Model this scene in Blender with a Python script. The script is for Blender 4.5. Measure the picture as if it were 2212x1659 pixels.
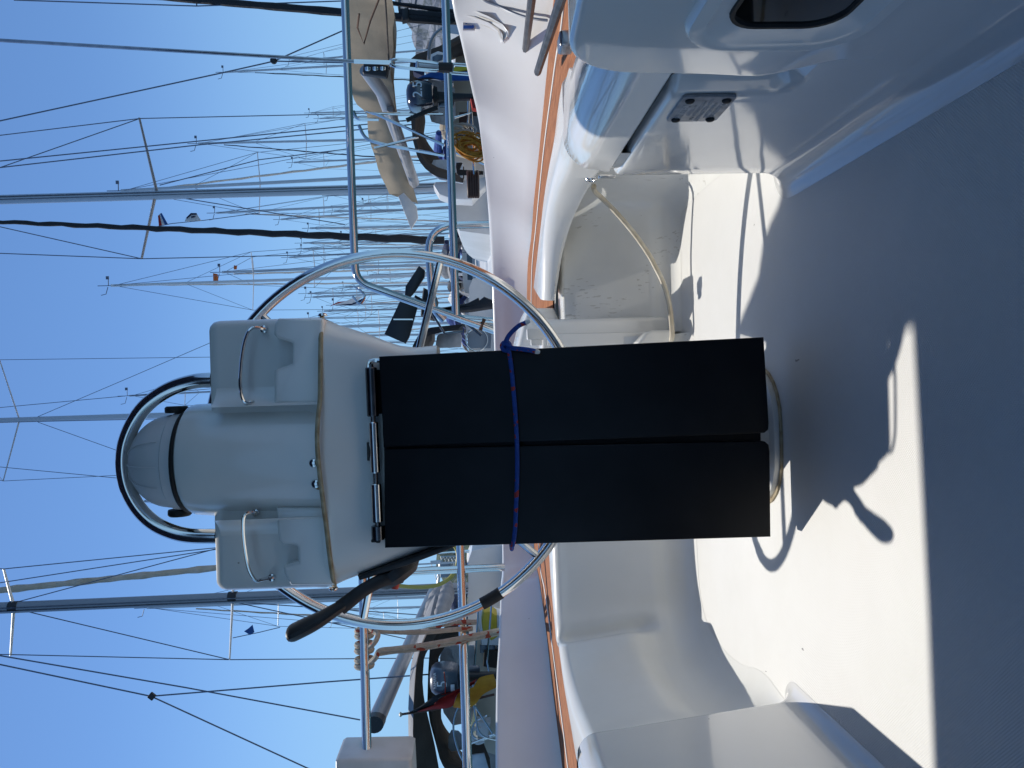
import bpy, bmesh, math, random
from mathutils import Vector, Matrix
random.seed(7)
for o in list(bpy.data.objects): bpy.data.objects.remove(o)
S = bpy.context.scene
COL = S.collection
R = math.radians
V = Vector

# ---------------------------------------------------------------- camera
PITCH, ROLL, ZC, FPX = R(2.8), R(1.7), 0.56, 1662.0
_X = V((1, 0, 0)); _F = V((0, math.cos(PITCH), -math.sin(PITCH))); _U = V((0, math.sin(PITCH), math.cos(PITCH)))
CR = _X*math.cos(ROLL) - _U*math.sin(ROLL)
CU = _X*math.sin(ROLL) + _U*math.cos(ROLL)
CF = _F
EYE = V((0, 0, ZC))
cam = bpy.data.cameras.new('camera'); camo = bpy.data.objects.new('camera', cam); COL.objects.link(camo)
cam.sensor_fit = 'HORIZONTAL'; cam.sensor_width = 36.0; cam.lens = 36.0*FPX/2212.0
cam.clip_start = 0.02; cam.clip_end = 5000
m = Matrix.Identity(4)
for i, v in enumerate((-CU, CR, -CF)):      # the phone was held upright: picture left is up
    for r in range(3): m[r][i] = v[r]
for r in range(3): m[r][3] = EYE[r]
camo.matrix_world = m
S.camera = camo

# ---------------------------------------------------------------- light
SUNDIR = V((-0.25, 0.44, 1.0)).normalized()
elev = math.asin(SUNDIR.z); azim = math.atan2(SUNDIR.x, SUNDIR.y)
W = bpy.data.worlds.new('World'); S.world = W; W.use_nodes = True
nt = W.node_tree; bg = nt.nodes['Background']
sky = nt.nodes.new('ShaderNodeTexSky'); sky.sky_type = 'NISHITA'; sky.sun_disc = False
sky.sun_elevation = elev; sky.sun_rotation = azim; sky.air_density = 1.0; sky.dust_density = 0.1; sky.ozone_density = 2.0
# paler blue air low over the harbour (the single-scatter sky goes yellow there)
wtc = nt.nodes.new('ShaderNodeTexCoord'); wsep = nt.nodes.new('ShaderNodeSeparateXYZ'); nt.links.new(wtc.outputs['Generated'], wsep.inputs[0])
wmr = nt.nodes.new('ShaderNodeMapRange'); wmr.interpolation_type = 'SMOOTHSTEP'; wmr.inputs[1].default_value = 0.0; wmr.inputs[2].default_value = 0.42; wmr.inputs[3].default_value = 1.0; wmr.inputs[4].default_value = 0.0
nt.links.new(wsep.outputs[2], wmr.inputs[0])
wtint = nt.nodes.new('ShaderNodeMix'); wtint.data_type = 'RGBA'; wtint.blend_type = 'MULTIPLY'; wtint.inputs[0].default_value = 1.0
nt.links.new(sky.outputs[0], wtint.inputs[6]); wtint.inputs[7].default_value = (0.70, 0.91, 1.12, 1)
wmix = nt.nodes.new('ShaderNodeMix'); wmix.data_type = 'RGBA'; nt.links.new(wmr.outputs[0], wmix.inputs[0])
nt.links.new(wtint.outputs[2], wmix.inputs[6]); wmix.inputs[7].default_value = (2.6, 4.75, 7.3, 1)
nt.links.new(wmix.outputs[2], bg.inputs[0]); bg.inputs[1].default_value = 0.108
sl = bpy.data.lights.new('sun', 'SUN'); sl.energy = 3.6; sl.angle = R(0.53); sl.color = (1, 0.955, 0.88)
so = bpy.data.objects.new('sun', sl); COL.objects.link(so)
so.rotation_euler = (-SUNDIR).to_track_quat('-Z', 'Y').to_euler()
so.location = (0, 0, 20)
S.view_settings.view_transform = 'Standard'; S.view_settings.look = 'None'; S.view_settings.gamma = 1.0
S.view_settings.exposure = 0.15
S.cycles.max_bounces = 10; S.cycles.diffuse_bounces = 6; S.cycles.glossy_bounces = 5

# ---------------------------------------------------------------- measuring helpers
def ray(x, y): return CR*(829.5-y) + CU*(1106-x) + CF*FPX
def at(x, y, Y): d = ray(x, y); return EYE + d*(Y/d.y)
def atz(x, y, z): d = ray(x, y); return EYE + d*((z-ZC)/d.z)
def atx(x, y, X): d = ray(x, y); return EYE + d*(X/d.x)

# ---------------------------------------------------------------- materials
MATS = {}
def mat(name, col, rough=0.5, metal=0.0, spec=0.5, coat=0.0, trans=0.0, noise=None, bump=None, alpha=1.0):
    m = bpy.data.materials.new(name); m.use_nodes = True
    n = m.node_tree; b = n.nodes['Principled BSDF']
    b.inputs['Base Color'].default_value = (*col, 1); b.inputs['Roughness'].default_value = rough
    b.inputs['Metallic'].default_value = metal; b.inputs['Specular IOR Level'].default_value = spec
    b.inputs['Coat Weight'].default_value = coat; b.inputs['Coat Roughness'].default_value = 0.06
    b.inputs['Transmission Weight'].default_value = trans; b.inputs['Alpha'].default_value = alpha
    tc = n.nodes.new('ShaderNodeTexCoord')
    if noise:   # (scale, amount, second colour)
        t = n.nodes.new('ShaderNodeTexNoise'); t.inputs['Scale'].default_value = noise[0]; t.inputs['Detail'].default_value = 6
        n.links.new(tc.outputs['Object'], t.inputs['Vector'])
        r = n.nodes.new('ShaderNodeValToRGB'); r.color_ramp.elements[0].position = 0.35; r.color_ramp.elements[1].position = 0.68
        r.color_ramp.elements[0].color = (*col, 1); r.color_ramp.elements[1].color = (*noise[1], 1)
        n.links.new(t.outputs['Fac'], r.inputs['Fac']); n.links.new(r.outputs['Color'], b.inputs['Base Color'])
    if bump:    # (scale, strength, distance)
        t = n.nodes.new('ShaderNodeTexNoise'); t.inputs['Scale'].default_value = bump[0]; t.inputs['Detail'].default_value = 4
        n.links.new(tc.outputs['Object'], t.inputs['Vector'])
        bp = n.nodes.new('ShaderNodeBump'); bp.inputs['Strength'].default_value = bump[1]; bp.inputs['Distance'].default_value = bump[2]
        n.links.new(t.outputs['Fac'], bp.inputs['Height']); n.links.new(bp.outputs['Normal'], b.inputs['Normal'])
    MATS[name] = m
    return m

def nd(n, kind, **kw):
    x = n.nodes.new(kind)
    for k, v in kw.items(): setattr(x, k, v)
    return x
def mth(n, op, a, b=None, c=None):
    x = n.nodes.new('ShaderNodeMath'); x.operation = op
    for i, q in enumerate((a, b, c)):
        if q is None: continue
        if isinstance(q, (int, float)): x.inputs[i].default_value = q
        else: n.links.new(q, x.inputs[i])
    return x.outputs[0]
def mixc(n, fac, a, b):
    x = n.nodes.new('ShaderNodeMix'); x.data_type = 'RGBA'
    for i, q in ((0, fac), (6, a), (7, b)):
        if isinstance(q, (int, float)): x.inputs[i].default_value = q
        elif isinstance(q, tuple): x.inputs[i].default_value = (*q, 1)
        else: n.links.new(q, x.inputs[i])
    return x.outputs[2]

def gelcoat(name, col=(0.83, 0.817, 0.778), rough=0.2, dirt=0.25, coat=0.5, scuff=False):
    m = mat(name, col, rough, coat=coat); n = m.node_tree; b = n.nodes['Principled BSDF']
    tc = nd(n, 'ShaderNodeTexCoord')
    t = nd(n, 'ShaderNodeTexNoise'); t.inputs['Scale'].default_value = 5; t.inputs['Detail'].default_value = 8; t.inputs['Roughness'].default_value = 0.65
    n.links.new(tc.outputs['Object'], t.inputs['Vector'])
    f = mth(n, 'MULTIPLY', mth(n, 'SMOOTHSTEP' if False else 'GREATER_THAN', t.outputs['Fac'], 2.0), 0)
    r = nd(n, 'ShaderNodeMapRange'); r.inputs[1].default_value = 0.45; r.inputs[2].default_value = 0.8; r.inputs[3].default_value = 0; r.inputs[4].default_value = dirt
    n.links.new(t.outputs['Fac'], r.inputs[0])
    c1 = mixc(n, r.outputs[0], col, tuple(c*k for c, k in zip(col, (0.86, 0.83, 0.77))))
    v = nd(n, 'ShaderNodeTexVoronoi'); v.inputs['Scale'].default_value = 22
    n.links.new(tc.outputs['Object'], v.inputs['Vector'])
    sep = nd(n, 'ShaderNodeSeparateColor'); n.links.new(v.outputs['Color'], sep.inputs[0])
    sp = mth(n, 'MULTIPLY', mth(n, 'LESS_THAN', v.outputs['Distance'], 0.05), mth(n, 'GREATER_THAN', sep.outputs[0], 0.9))
    c2 = mixc(n, mth(n, 'MULTIPLY', sp, 0.6), c1, (0.2, 0.18, 0.15))
    if scuff:
        sxx = nd(n, 'ShaderNodeSeparateXYZ'); n.links.new(tc.outputs['Object'], sxx.inputs[0])
        # rubbed-on fender and shoe marks
        mp = nd(n, 'ShaderNodeMapping'); mp.inputs['Rotation'].default_value = (0, R(18), 0); mp.inputs['Scale'].default_value = (170, 60, 24); n.links.new(tc.outputs['Object'], mp.inputs[0])
        q = nd(n, 'ShaderNodeTexNoise'); q.inputs['Scale'].default_value = 1; q.inputs['Detail'].default_value = 5; n.links.new(mp.outputs[0], q.inputs['Vector'])
        q2 = nd(n, 'ShaderNodeTexNoise'); q2.inputs['Scale'].default_value = 7; q2.inputs['Detail'].default_value = 1; n.links.new(tc.outputs['Object'], q2.inputs['Vector'])
        sf = mth(n, 'MULTIPLY', mth(n, 'GREATER_THAN', q.outputs['Fac'], 0.62), mth(n, 'MULTIPLY', mth(n, 'GREATER_THAN', q2.outputs['Fac'], 0.6), mth(n, 'GREATER_THAN', sxx.outputs[0], 0.05)))
        c2 = mixc(n, mth(n, 'MULTIPLY', sf, 0.38), c2, (0.3, 0.27, 0.2))
    n.links.new(c2, b.inputs['Base Color'])
    t2 = nd(n, 'ShaderNodeTexNoise'); t2.inputs['Scale'].default_value = 6; t2.inputs['Detail'].default_value = 2
    n.links.new(tc.outputs['Object'], t2.inputs['Vector'])
    bp = nd(n, 'ShaderNodeBump'); bp.inputs['Strength'].default_value = 0.12; bp.inputs['Distance'].default_value = 0.01
    n.links.new(t2.outputs['Fac'], bp.inputs['Height']); n.links.new(bp.outputs['Normal'], b.inputs['Normal'])
    n.links.new(bp.outputs['Normal'], b.inputs['Coat Normal'])
    return m
gelcoat('gelcoat')
gelcoat('gelcoat_gloss', (0.82, 0.808, 0.775), 0.12, 0.15, 1.0)
gelcoat('gelcoat_warm', (0.79, 0.785, 0.745), 0.28, 0.35, 0.3, True)

def nonskid():
    m = mat('nonskid', (0.7, 0.7, 0.68), 0.36); n = m.node_tree; b = n.nodes['Principled BSDF']
    tc = nd(n, 'ShaderNodeTexCoord'); sx = nd(n, 'ShaderNodeSeparateXYZ'); n.links.new(tc.outputs['Object'], sx.inputs[0])
    k = 2*math.pi/0.0044
    h = mth(n, 'MULTIPLY', mth(n, 'SINE', mth(n, 'MULTIPLY', sx.outputs[0], k)), mth(n, 'SINE', mth(n, 'MULTIPLY', sx.outputs[1], k)))
    bp = nd(n, 'ShaderNodeBump'); bp.inputs['Strength'].default_value = 0.4; bp.inputs['Distance'].default_value = 0.001
    n.links.new(h, bp.inputs['Height']); n.links.new(bp.outputs['Normal'], b.inputs['Normal'])
    t = nd(n, 'ShaderNodeTexNoise'); t.inputs['Scale'].default_value = 4; t.inputs['Detail'].default_value = 9; t.inputs['Roughness'].default_value = 0.7
    n.links.new(tc.outputs['Object'], t.inputs['Vector'])
    r = nd(n, 'ShaderNodeMapRange'); r.inputs[1].default_value = 0.42; r.inputs[2].default_value = 0.8; r.inputs[3].default_value = 0; r.inputs[4].default_value = 0.5
    n.links.new(t.outputs['Fac'], r.inputs[0])
    c1 = mixc(n, r.outputs[0], (0.76, 0.752, 0.72), (0.66, 0.645, 0.60))
    # crumbs and short hairs trodden into the pattern
    mp = nd(n, 'ShaderNodeMapping'); mp.inputs['Scale'].default_value = (1, 0.45, 1); n.links.new(tc.outputs['Object'], mp.inputs[0])
    nz = nd(n, 'ShaderNodeTexNoise'); nz.inputs['Scale'].default_value = 60; n.links.new(tc.outputs['Object'], nz.inputs['Vector'])
    va = nd(n, 'ShaderNodeVectorMath', operation='MULTIPLY_ADD'); n.links.new(nz.outputs['Color'], va.inputs[0]); va.inputs[1].default_value = (0.015, 0.015, 0); n.links.new(mp.outputs[0], va.inputs[2])
    v = nd(n, 'ShaderNodeTexVoronoi'); v.inputs['Scale'].default_value = 26; n.links.new(va.outputs[0], v.inputs['Vector'])
    sep = nd(n, 'ShaderNodeSeparateColor'); n.links.new(v.outputs['Color'], sep.inputs[0])
    sp = mth(n, 'MULTIPLY', mth(n, 'LESS_THAN', v.outputs['Distance'], mth(n, 'MULTIPLY', sep.outputs[1], 0.085)), mth(n, 'GREATER_THAN', sep.outputs[0], 0.7))
    n.links.new(mixc(n, mth(n, 'MULTIPLY', sp, 0.75), c1, (0.12, 0.11, 0.1)), b.inputs['Base Color'])
nonskid()

def teak():
    m = mat('teak', (0.36, 0.16, 0.07), 0.75, spec=0.2); n = m.node_tree; b = n.nodes['Principled BSDF']
    uv = nd(n, 'ShaderNodeUVMap')
    mp = nd(n, 'ShaderNodeMapping'); mp.inputs['Scale'].default_value = (4, 90, 1); n.links.new(uv.outputs[0], mp.inputs[0])
    t = nd(n, 'ShaderNodeTexNoise'); t.inputs['Scale'].default_value = 1.0; t.inputs['Detail'].default_value = 8; n.links.new(mp.outputs[0], t.inputs['Vector'])
    r = nd(n, 'ShaderNodeValToRGB'); e = r.color_ramp.elements
    e[0].position = 0.3; e[0].color = (0.2, 0.075, 0.035, 1); e[1].position = 0.62; e[1].color = (0.40, 0.165, 0.075, 1)
    n.links.new(t.outputs['Fac'], r.inputs[0])
    mp2 = nd(n, 'ShaderNodeMapping'); mp2.inputs['Scale'].default_value = (9, 260, 1); n.links.new(uv.outputs[0], mp2.inputs[0])
    t2 = nd(n, 'ShaderNodeTexNoise'); t2.inputs['Detail'].default_value = 3; t2.inputs['Scale'].default_value = 1; n.links.new(mp2.outputs[0], t2.inputs['Vector'])
    ck = mth(n, 'LESS_THAN', t2.outputs['Fac'], 0.33)
    n.links.new(mixc(n, mth(n, 'MULTIPLY', ck, 0.75), r.outputs[0], (0.06, 0.03, 0.02)), b.inputs['Base Color'])
    bp = nd(n, 'ShaderNodeBump'); bp.inputs['Strength'].default_value = 0.4; bp.inputs['Distance'].default_value = 0.002
    n.links.new(t2.outputs['Fac'], bp.inputs['Height']); n.links.new(bp.outputs['Normal'], b.inputs['Normal'])
teak()

def rope(name, base, fleck, scale=90, cut=0.78):
    m = mat(name, base, 0.85); n = m.node_tree; b = n.nodes['Principled BSDF']
    tc = nd(n, 'ShaderNodeTexCoord')
    v = nd(n, 'ShaderNodeTexVoronoi'); v.inputs['Scale'].default_value = scale; n.links.new(tc.outputs['Object'], v.inputs['Vector'])
    sep = nd(n, 'ShaderNodeSeparateColor'); n.links.new(v.outputs['Color'], sep.inputs[0])
    f = mth(n, 'GREATER_THAN', sep.outputs[0], cut)
    f2 = mth(n, 'MULTIPLY', sep.outputs[1], 0.45)
    c = mixc(n, f2, base, tuple(c*0.55 for c in base))
    n.links.new(mixc(n, f, c, fleck), b.inputs['Base Color'])
    bp = nd(n, 'ShaderNodeBump'); bp.inputs['Strength'].default_value = 0.7; bp.inputs['Distance'].default_value = 0.002
    n.links.new(v.outputs['Distance'], bp.inputs['Height']); n.links.new(bp.outputs['Normal'], b.inputs['Normal'])
rope('rope_blue', (0.012, 0.06, 0.3), (0.3, 0.03, 0.03), 150, 0.86)
rope('rope_white', (0.5, 0.44, 0.35), (0.35, 0.06, 0.03), 60, 0.9)
rope('rope_orange', (0.55, 0.22, 0.02), (0.4, 0.14, 0.01), 40, 0.8)

mat('steel', (0.72, 0.71, 0.69), 0.1, 1.0, bump=(40, 0.03, 0.002))
mat('steel_dull', (0.42, 0.42, 0.43), 0.3, 1.0, noise=(30, (0.3, 0.3, 0.32)))
mat('steel_dark', (0.09, 0.09, 0.1), 0.25, 1.0, noise=(25, (0.2, 0.2, 0.21)))
mat('black_board', (0.0055, 0.006, 0.0075), 0.4, spec=0.24, noise=(14, (0.009, 0.0095, 0.011)), bump=(300, 0.04, 0.001))
mat('black_plastic', (0.012, 0.012, 0.014), 0.5, noise=(40, (0.022, 0.022, 0.024)))
mat('bar_dark', (0.02, 0.02, 0.022), 0.4, 0.0, 0.3, noise=(25, (0.06, 0.06, 0.065)))
mat('rubber', (0.01, 0.01, 0.01), 0.6)
mat('red_plastic', (0.5, 0.04, 0.015), 0.4)
mat('white_plastic', (0.72, 0.71, 0.68), 0.35, noise=(12, (0.62, 0.6, 0.55)))
mat('cover_plastic', (0.62, 0.62, 0.63), 0.5, noise=(18, (0.64, 0.64, 0.65)))
mat('sealant', (0.5, 0.42, 0.28), 0.7, noise=(50, (0.3, 0.22, 0.12)))
mat('caulk', (0.75, 0.74, 0.7), 0.6)
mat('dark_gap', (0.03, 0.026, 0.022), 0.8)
mat('pane_dark', (0.006, 0.007, 0.006), 0.03, spec=0.7, coat=1.0)
mat('pane_blue', (0.05, 0.08, 0.12), 0.06, spec=0.6)
mat('clear_window', (0.42, 0.48, 0.55), 0.12, noise=(5, (0.62, 0.66, 0.7)), bump=(6, 0.5, 0.05))
mat('alu', (0.52, 0.53, 0.55), 0.42, 0.75)
mat('alu_light', (0.7, 0.7, 0.7), 0.45, 0.3)
mat('alu_grey', (0.3, 0.31, 0.33), 0.42, 0.5)
mat('wire', (0.13, 0.15, 0.2), 0.45, 0.6)
mat('canvas_tan', (0.36, 0.29, 0.205), 0.9, noise=(2, (0.31, 0.25, 0.175)), bump=(3, 0.35, 0.04))
mat('canvas_taupe', (0.085, 0.066, 0.052), 0.9, noise=(3, (0.06, 0.047, 0.038)), bump=(5, 0.5, 0.06))
mat('canvas_grey', (0.3, 0.3, 0.3), 0.9, noise=(3, (0.22, 0.22, 0.23)), bump=(6, 0.6, 0.06))
mat('canvas_black', (0.012, 0.012, 0.014), 0.7, noise=(2, (0.02, 0.02, 0.024)), bump=(4, 0.5, 0.06))
mat('canvas_navy', (0.012, 0.02, 0.06), 0.85, noise=(4, (0.02, 0.03, 0.08)), bump=(5, 0.5, 0.05))
mat('canvas_blue', (0.02, 0.06, 0.25), 0.85, noise=(4, (0.015, 0.04, 0.17)), bump=(5, 0.5, 0.05))
mat('sail_furled', (0.4, 0.35, 0.27), 0.9, noise=(4, (0.5, 0.46, 0.4)), bump=(6, 0.8, 0.06))
mat('sailcloth', (0.72, 0.7, 0.66), 0.8, noise=(3, (0.62, 0.6, 0.57)), bump=(4, 0.4, 0.06))
mat('boat_white', (0.72, 0.72, 0.71), 0.3, noise=(1.5, (0.62, 0.62, 0.6)))
mat('boat_cream', (0.55, 0.5, 0.4), 0.4, noise=(2, (0.48, 0.43, 0.34)))
mat('boat_blue', (0.02, 0.045, 0.12), 0.25)
mat('wood_dark', (0.09, 0.035, 0.02), 0.5, noise=(8, (0.05, 0.02, 0.012)))
mat('solar', (0.008, 0.008, 0.011), 0.4)
mat('engine_navy', (0.012, 0.015, 0.03), 0.18, coat=1.0)
mat('engine_grey', (0.07, 0.085, 0.11), 0.3, coat=0.5)
mat('ink_white', (0.78, 0.78, 0.78), 0.6)
mat('ink_dark', (0.05, 0.05, 0.06), 0.6)
mat('ink_blue', (0.02, 0.12, 0.5), 0.5)
mat('plate_metal', (0.5, 0.51, 0.53), 0.5, 0.35, noise=(60, (0.26, 0.27, 0.29)), bump=(250, 0.1, 0.001))
mat('plate_print', (0.62, 0.63, 0.64), 0.5, 0.3)
mat('flag_black', (0.01, 0.01, 0.012), 0.85)
mat('flag_red', (0.4, 0.02, 0.015), 0.85, noise=(8, (0.28, 0.012, 0.01)))
mat('flag_gold', (0.6, 0.27, 0.02), 0.85, noise=(8, (0.5, 0.2, 0.015)))
mat('flag_blue', (0.02, 0.1, 0.32), 0.85, noise=(8, (0.014, 0.07, 0.24)))
mat('flag_yellow', (0.65, 0.5, 0.04), 0.85)
mat('flag_white', (0.7, 0.7, 0.7), 0.85)
mat('orange_cloth', (0.6, 0.14, 0.03), 0.85)
mat('yellow_plastic', (0.6, 0.45, 0.03), 0.5, noise=(6, (0.5, 0.36, 0.02)))
mat('brown_cord', (0.1, 0.05, 0.03), 0.9)
mat('hose', (0.62, 0.57, 0.46), 0.5, noise=(25, (0.45, 0.38, 0.27)))
mat('yellow_hose', (0.55, 0.45, 0.1), 0.5)

# ---------------------------------------------------------------- mesh helpers
def smooth_path(pts, n=6, closed=False):
    P = [V(p) for p in pts]; out = []; L = len(P)
    for i in range(L if closed else L-1):
        if closed: a, b, c, d = P[(i-1) % L], P[i], P[(i+1) % L], P[(i+2) % L]
        else: a, b, c, d = P[max(i-1, 0)], P[i], P[i+1], P[min(i+2, L-1)]
        for k in range(n):
            t = k/n
            out.append(0.5*((2*b) + (c-a)*t + (2*a-5*b+4*c-d)*t*t + (3*b-3*c+d-a)*t**3))
    if not closed: out.append(P[-1])
    return out

class MB:
    def __init__(s): s.bm = bmesh.new(); s.uv = s.bm.loops.layers.uv.new('UVMap')
    def face(s, vs):
        try: return s.bm.faces.new(vs)
        except ValueError: return None
    def tube(s, pts, r, seg=10, closed=False, caps=True, flat=1.0, up=None):
        P = [V(p) for p in pts]; n = len(P); rings = []; prev = None
        for i, p in enumerate(P):
            if closed: t = P[(i+1) % n]-P[(i-1) % n]
            else: t = P[min(i+1, n-1)]-P[max(i-1, 0)]
            t.normalize()
            if prev is None:
                a = V(up) if up else (V((0, 0, 1)) if abs(t.z) < 0.9 else V((1, 0, 0)))
                u = (a - t*a.dot(t)).normalized()
            else: u = (prev - t*prev.dot(t)).normalized()
            prev = u; w = t.cross(u)
            rr = r[i] if isinstance(r, (list, tuple)) else r
            rings.append([s.bm.verts.new(p + (u*math.cos(2*math.pi*k/seg)*flat + w*math.sin(2*math.pi*k/seg))*rr) for k in range(seg)])
        for i in range(n if closed else n-1):
            A, B = rings[i], rings[(i+1) % n]
            for k in range(seg): s.face((A[k], A[(k+1) % seg], B[(k+1) % seg], B[k]))
        if caps and not closed:
            s.face(rings[0][::-1]); s.face(rings[-1])
        return s
    def box(s, c, size, M=None, bev=0.0):
        c = V(c); h = V(size)*0.5
        M = M or Matrix.Identity(3)
        bm2 = bmesh.new(); bmesh.ops.create_cube(bm2, size=1.0)
        for v in bm2.verts: v.co = V((v.co.x*size[0], v.co.y*size[1], v.co.z*size[2]))
        if bev > 0: bmesh.ops.bevel(bm2, geom=bm2.edges[:], offset=bev, segments=3, affect='EDGES', profile=0.5)
        mp = {v: s.bm.verts.new(c + M @ v.co) for v in bm2.verts}
        for f in bm2.faces: s.face([mp[v] for v in f.verts])
        bm2.free(); return s
    def grid(s, rows, closed=False, uv=None):
        vs = [[s.bm.verts.new(p) for p in r] for r in rows]
        nr, nc = len(vs), len(vs[0])
        for i in range(nr-1):
            for j in range(nc if closed else nc-1):
                j2 = (j+1) % nc
                f = s.face((vs[i][j], vs[i][j2], vs[i+1][j2], vs[i+1][j]))
                if f and uv:
                    for l, (a, b) in zip(f.loops, ((i, j), (i, j2), (i+1, j2), (i+1, j))): l[s.uv].uv = uv(a, b)
        return vs
    def slab(s, outline, depth, bev=0.004, steps=3):
        """outline: 3D points (planar, in order); depth: vector from the front face to the back"""
        P = [V(p) for p in outline]; n = len(P)
        nrm = V((0, 0, 0))
        for i in range(n): nrm += (P[i]-P[0]).cross(P[(i+1) % n]-P[0])
        nrm.normalize(); d = V(depth); dn = d.normalized()
        if nrm.dot(dn) > 0: P.reverse(); nrm = -nrm
        inw = []
        for i in range(n):
            e1 = (P[i]-P[i-1]).normalized(); e2 = (P[(i+1) % n]-P[i]).normalized()
            n1 = nrm.cross(e1); n2 = nrm.cross(e2); k = n1+n2
            k = k/max(k.length_squared, 0.3)*2*0.5*2 if k.length > 1e-6 else n1
            inw.append(k*0.5*1.0 if False else (n1+n2).normalized()/max((n1+n2).normalized().dot(n1), 0.4))
        rings = []
        for q in range(steps+1):
            a = math.pi/2*q/steps
            rings.append([s.bm.verts.new(P[i] + inw[i]*bev*(1-math.sin(a)) + dn*bev*(1-math.cos(a))) for i in range(n)])
        back = [s.bm.verts.new(p + d) for p in P]
        rings.append(back)
        for A, B in zip(rings, rings[1:]):
            for i in range(n): s.face((A[i], B[i], B[(i+1) % n], A[(i+1) % n]))
        s.face(rings[0]); s.face(back[::-1])
        return s
    def lathe(s, c, prof, seg=24, axis=V((0, 0, 1)), sx=1.0):
        a = axis.normalized(); u = a.orthogonal().normalized(); w = a.cross(u); c = V(c)
        rings = []
        for r, h in prof:
            rings.append([s.bm.verts.new(c + a*h + (u*math.cos(2*math.pi*k/seg) + w*math.sin(2*math.pi*k/seg))*max(r, 1e-5)) for k in range(seg)])
        for A, B in zip(rings, rings[1:]):
            for k in range(seg): s.face((A[k], A[(k+1) % seg], B[(k+1) % seg], B[k]))
        s.face(rings[0][::-1]); s.face(rings[-1])
        return s
    def build(s, name, material, parent=None, smooth=True, angle=35):
        bm = s.bm
        bmesh.ops.recalc_face_normals(bm, faces=bm.faces[:])
        me = bpy.data.meshes.new(name)
        if smooth:
            for f in bm.faces: f.smooth = True
            for e in bm.edges:
                if len(e.link_faces) == 2 and e.calc_face_angle(0) > R(angle): e.smooth = False
        bm.to_mesh(me); bm.free()
        me.materials.append(MATS[material] if isinstance(material, str) else material)
        o = bpy.data.objects.new(name, me); COL.objects.link(o)
        if parent: par(o, parent)
        return o

def world_loc(o):
    p = V(o.location)
    while o.parent: o = o.parent; p = p + o.location - o['_base'] if False else p
    return p
def par(o, parent):
    o.parent = parent
    if '_o' in parent: o.matrix_parent_inverse = Matrix.Translation(-V(parent['_o']))
def thing(name, label, cat, loc, group=None):
    o = bpy.data.objects.new(name, None); COL.objects.link(o); o.location = loc; o.empty_display_size = 0.05
    o['_o'] = list(loc)
    return tag(o, label, cat, group)
def tag(o, label, cat, group=None):
    o['label'] = label; o['category'] = cat
    if group: o['group'] = group
    return o
def struct(o): o['kind'] = 'structure'; return o
def text(word, origin, right, up, size, material, name, parent, thick=0.0006, align='CENTER'):
    c = bpy.data.curves.new('lettering', 'FONT'); c.body = word; c.size = size; c.extrude = thick; c.align_x = align; c.align_y = 'CENTER'
    t = bpy.data.objects.new('lettering', c); COL.objects.link(t)
    dg = bpy.context.evaluated_depsgraph_get(); me = bpy.data.meshes.new_from_object(t.evaluated_get(dg))
    bpy.data.objects.remove(t); bpy.data.curves.remove(c)
    r = V(right).normalized(); u = V(up).normalized(); n = r.cross(u).normalized(); u = n.cross(r)
    for v in me.vertices: v.co = V(origin) + r*v.co.x + u*v.co.y + n*v.co.z
    me.materials.clear(); me.materials.append(MATS[material])
    o = bpy.data.objects.new(name, me); COL.objects.link(o)
    if parent: par(o, parent)
    return o

def resample(P, n):
    L = [0]
    for a, c in zip(P, P[1:]): L.append(L[-1]+(c-a).length)
    o = []; j = 0
    for k in range(n):
        t = L[-1]*k/(n-1)
        while j < len(L)-2 and L[j+1] < t: j += 1
        o.append(P[j].lerp(P[j+1], (t-L[j])/max(L[j+1]-L[j], 1e-9)))
    return o
def arc(cx, cy, r, a0, a1, n=6): return [(cx+r*math.cos(R(a0+(a1-a0)*i/n)), cy+r*math.sin(R(a0+(a1-a0)*i/n))) for i in range(n+1)]
def rrect(x0, y0, x1, y1, r, n=5):
    return arc(x1-r, y1-r, r, 0, 90, n)+arc(x0+r, y1-r, r, 90, 180, n)+arc(x0+r, y0+r, r, 180, 270, n)+arc(x1-r, y0+r, r, 270, 360, n)
def sstep(a, b, x):
    t = min(1, max(0, (x-a)/(b-a))); return t*t*(3-2*t)
def fillet(pts, r, n=5):
    """round the corners of an open polyline"""
    P = [V(p) for p in pts]; out = [P[0]]
    for i in range(1, len(P)-1):
        a = (P[i-1]-P[i]); b = (P[i+1]-P[i]); k = min(r, a.length*0.49, b.length*0.49)
        A = P[i]+a.normalized()*k; B = P[i]+b.normalized()*k
        for q in range(n+1):
            t = q/n; out.append(A*(1-t)**2 + P[i]*2*t*(1-t) + B*t*t)
    out.append(P[-1]); return out

# ================================================================ our yacht: cockpit and after deck
XM = -0.1175
yacht = thing('sailing_yacht', 'white fibreglass yacht cockpit and after deck in the foreground with teak trim', 'yacht', (XM, 0.6, -0.75))
# sole
b = MB(); NX = 2
b.grid([[(x, y, 0) for x in (-0.78, 0.62)] for y in (-1.3, 2.25)]); b.build('cockpit_floor', 'nonskid', yacht)

DECKZ, AFTZ, SIDEZ = 0.33, 0.357, 0.395

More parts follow.
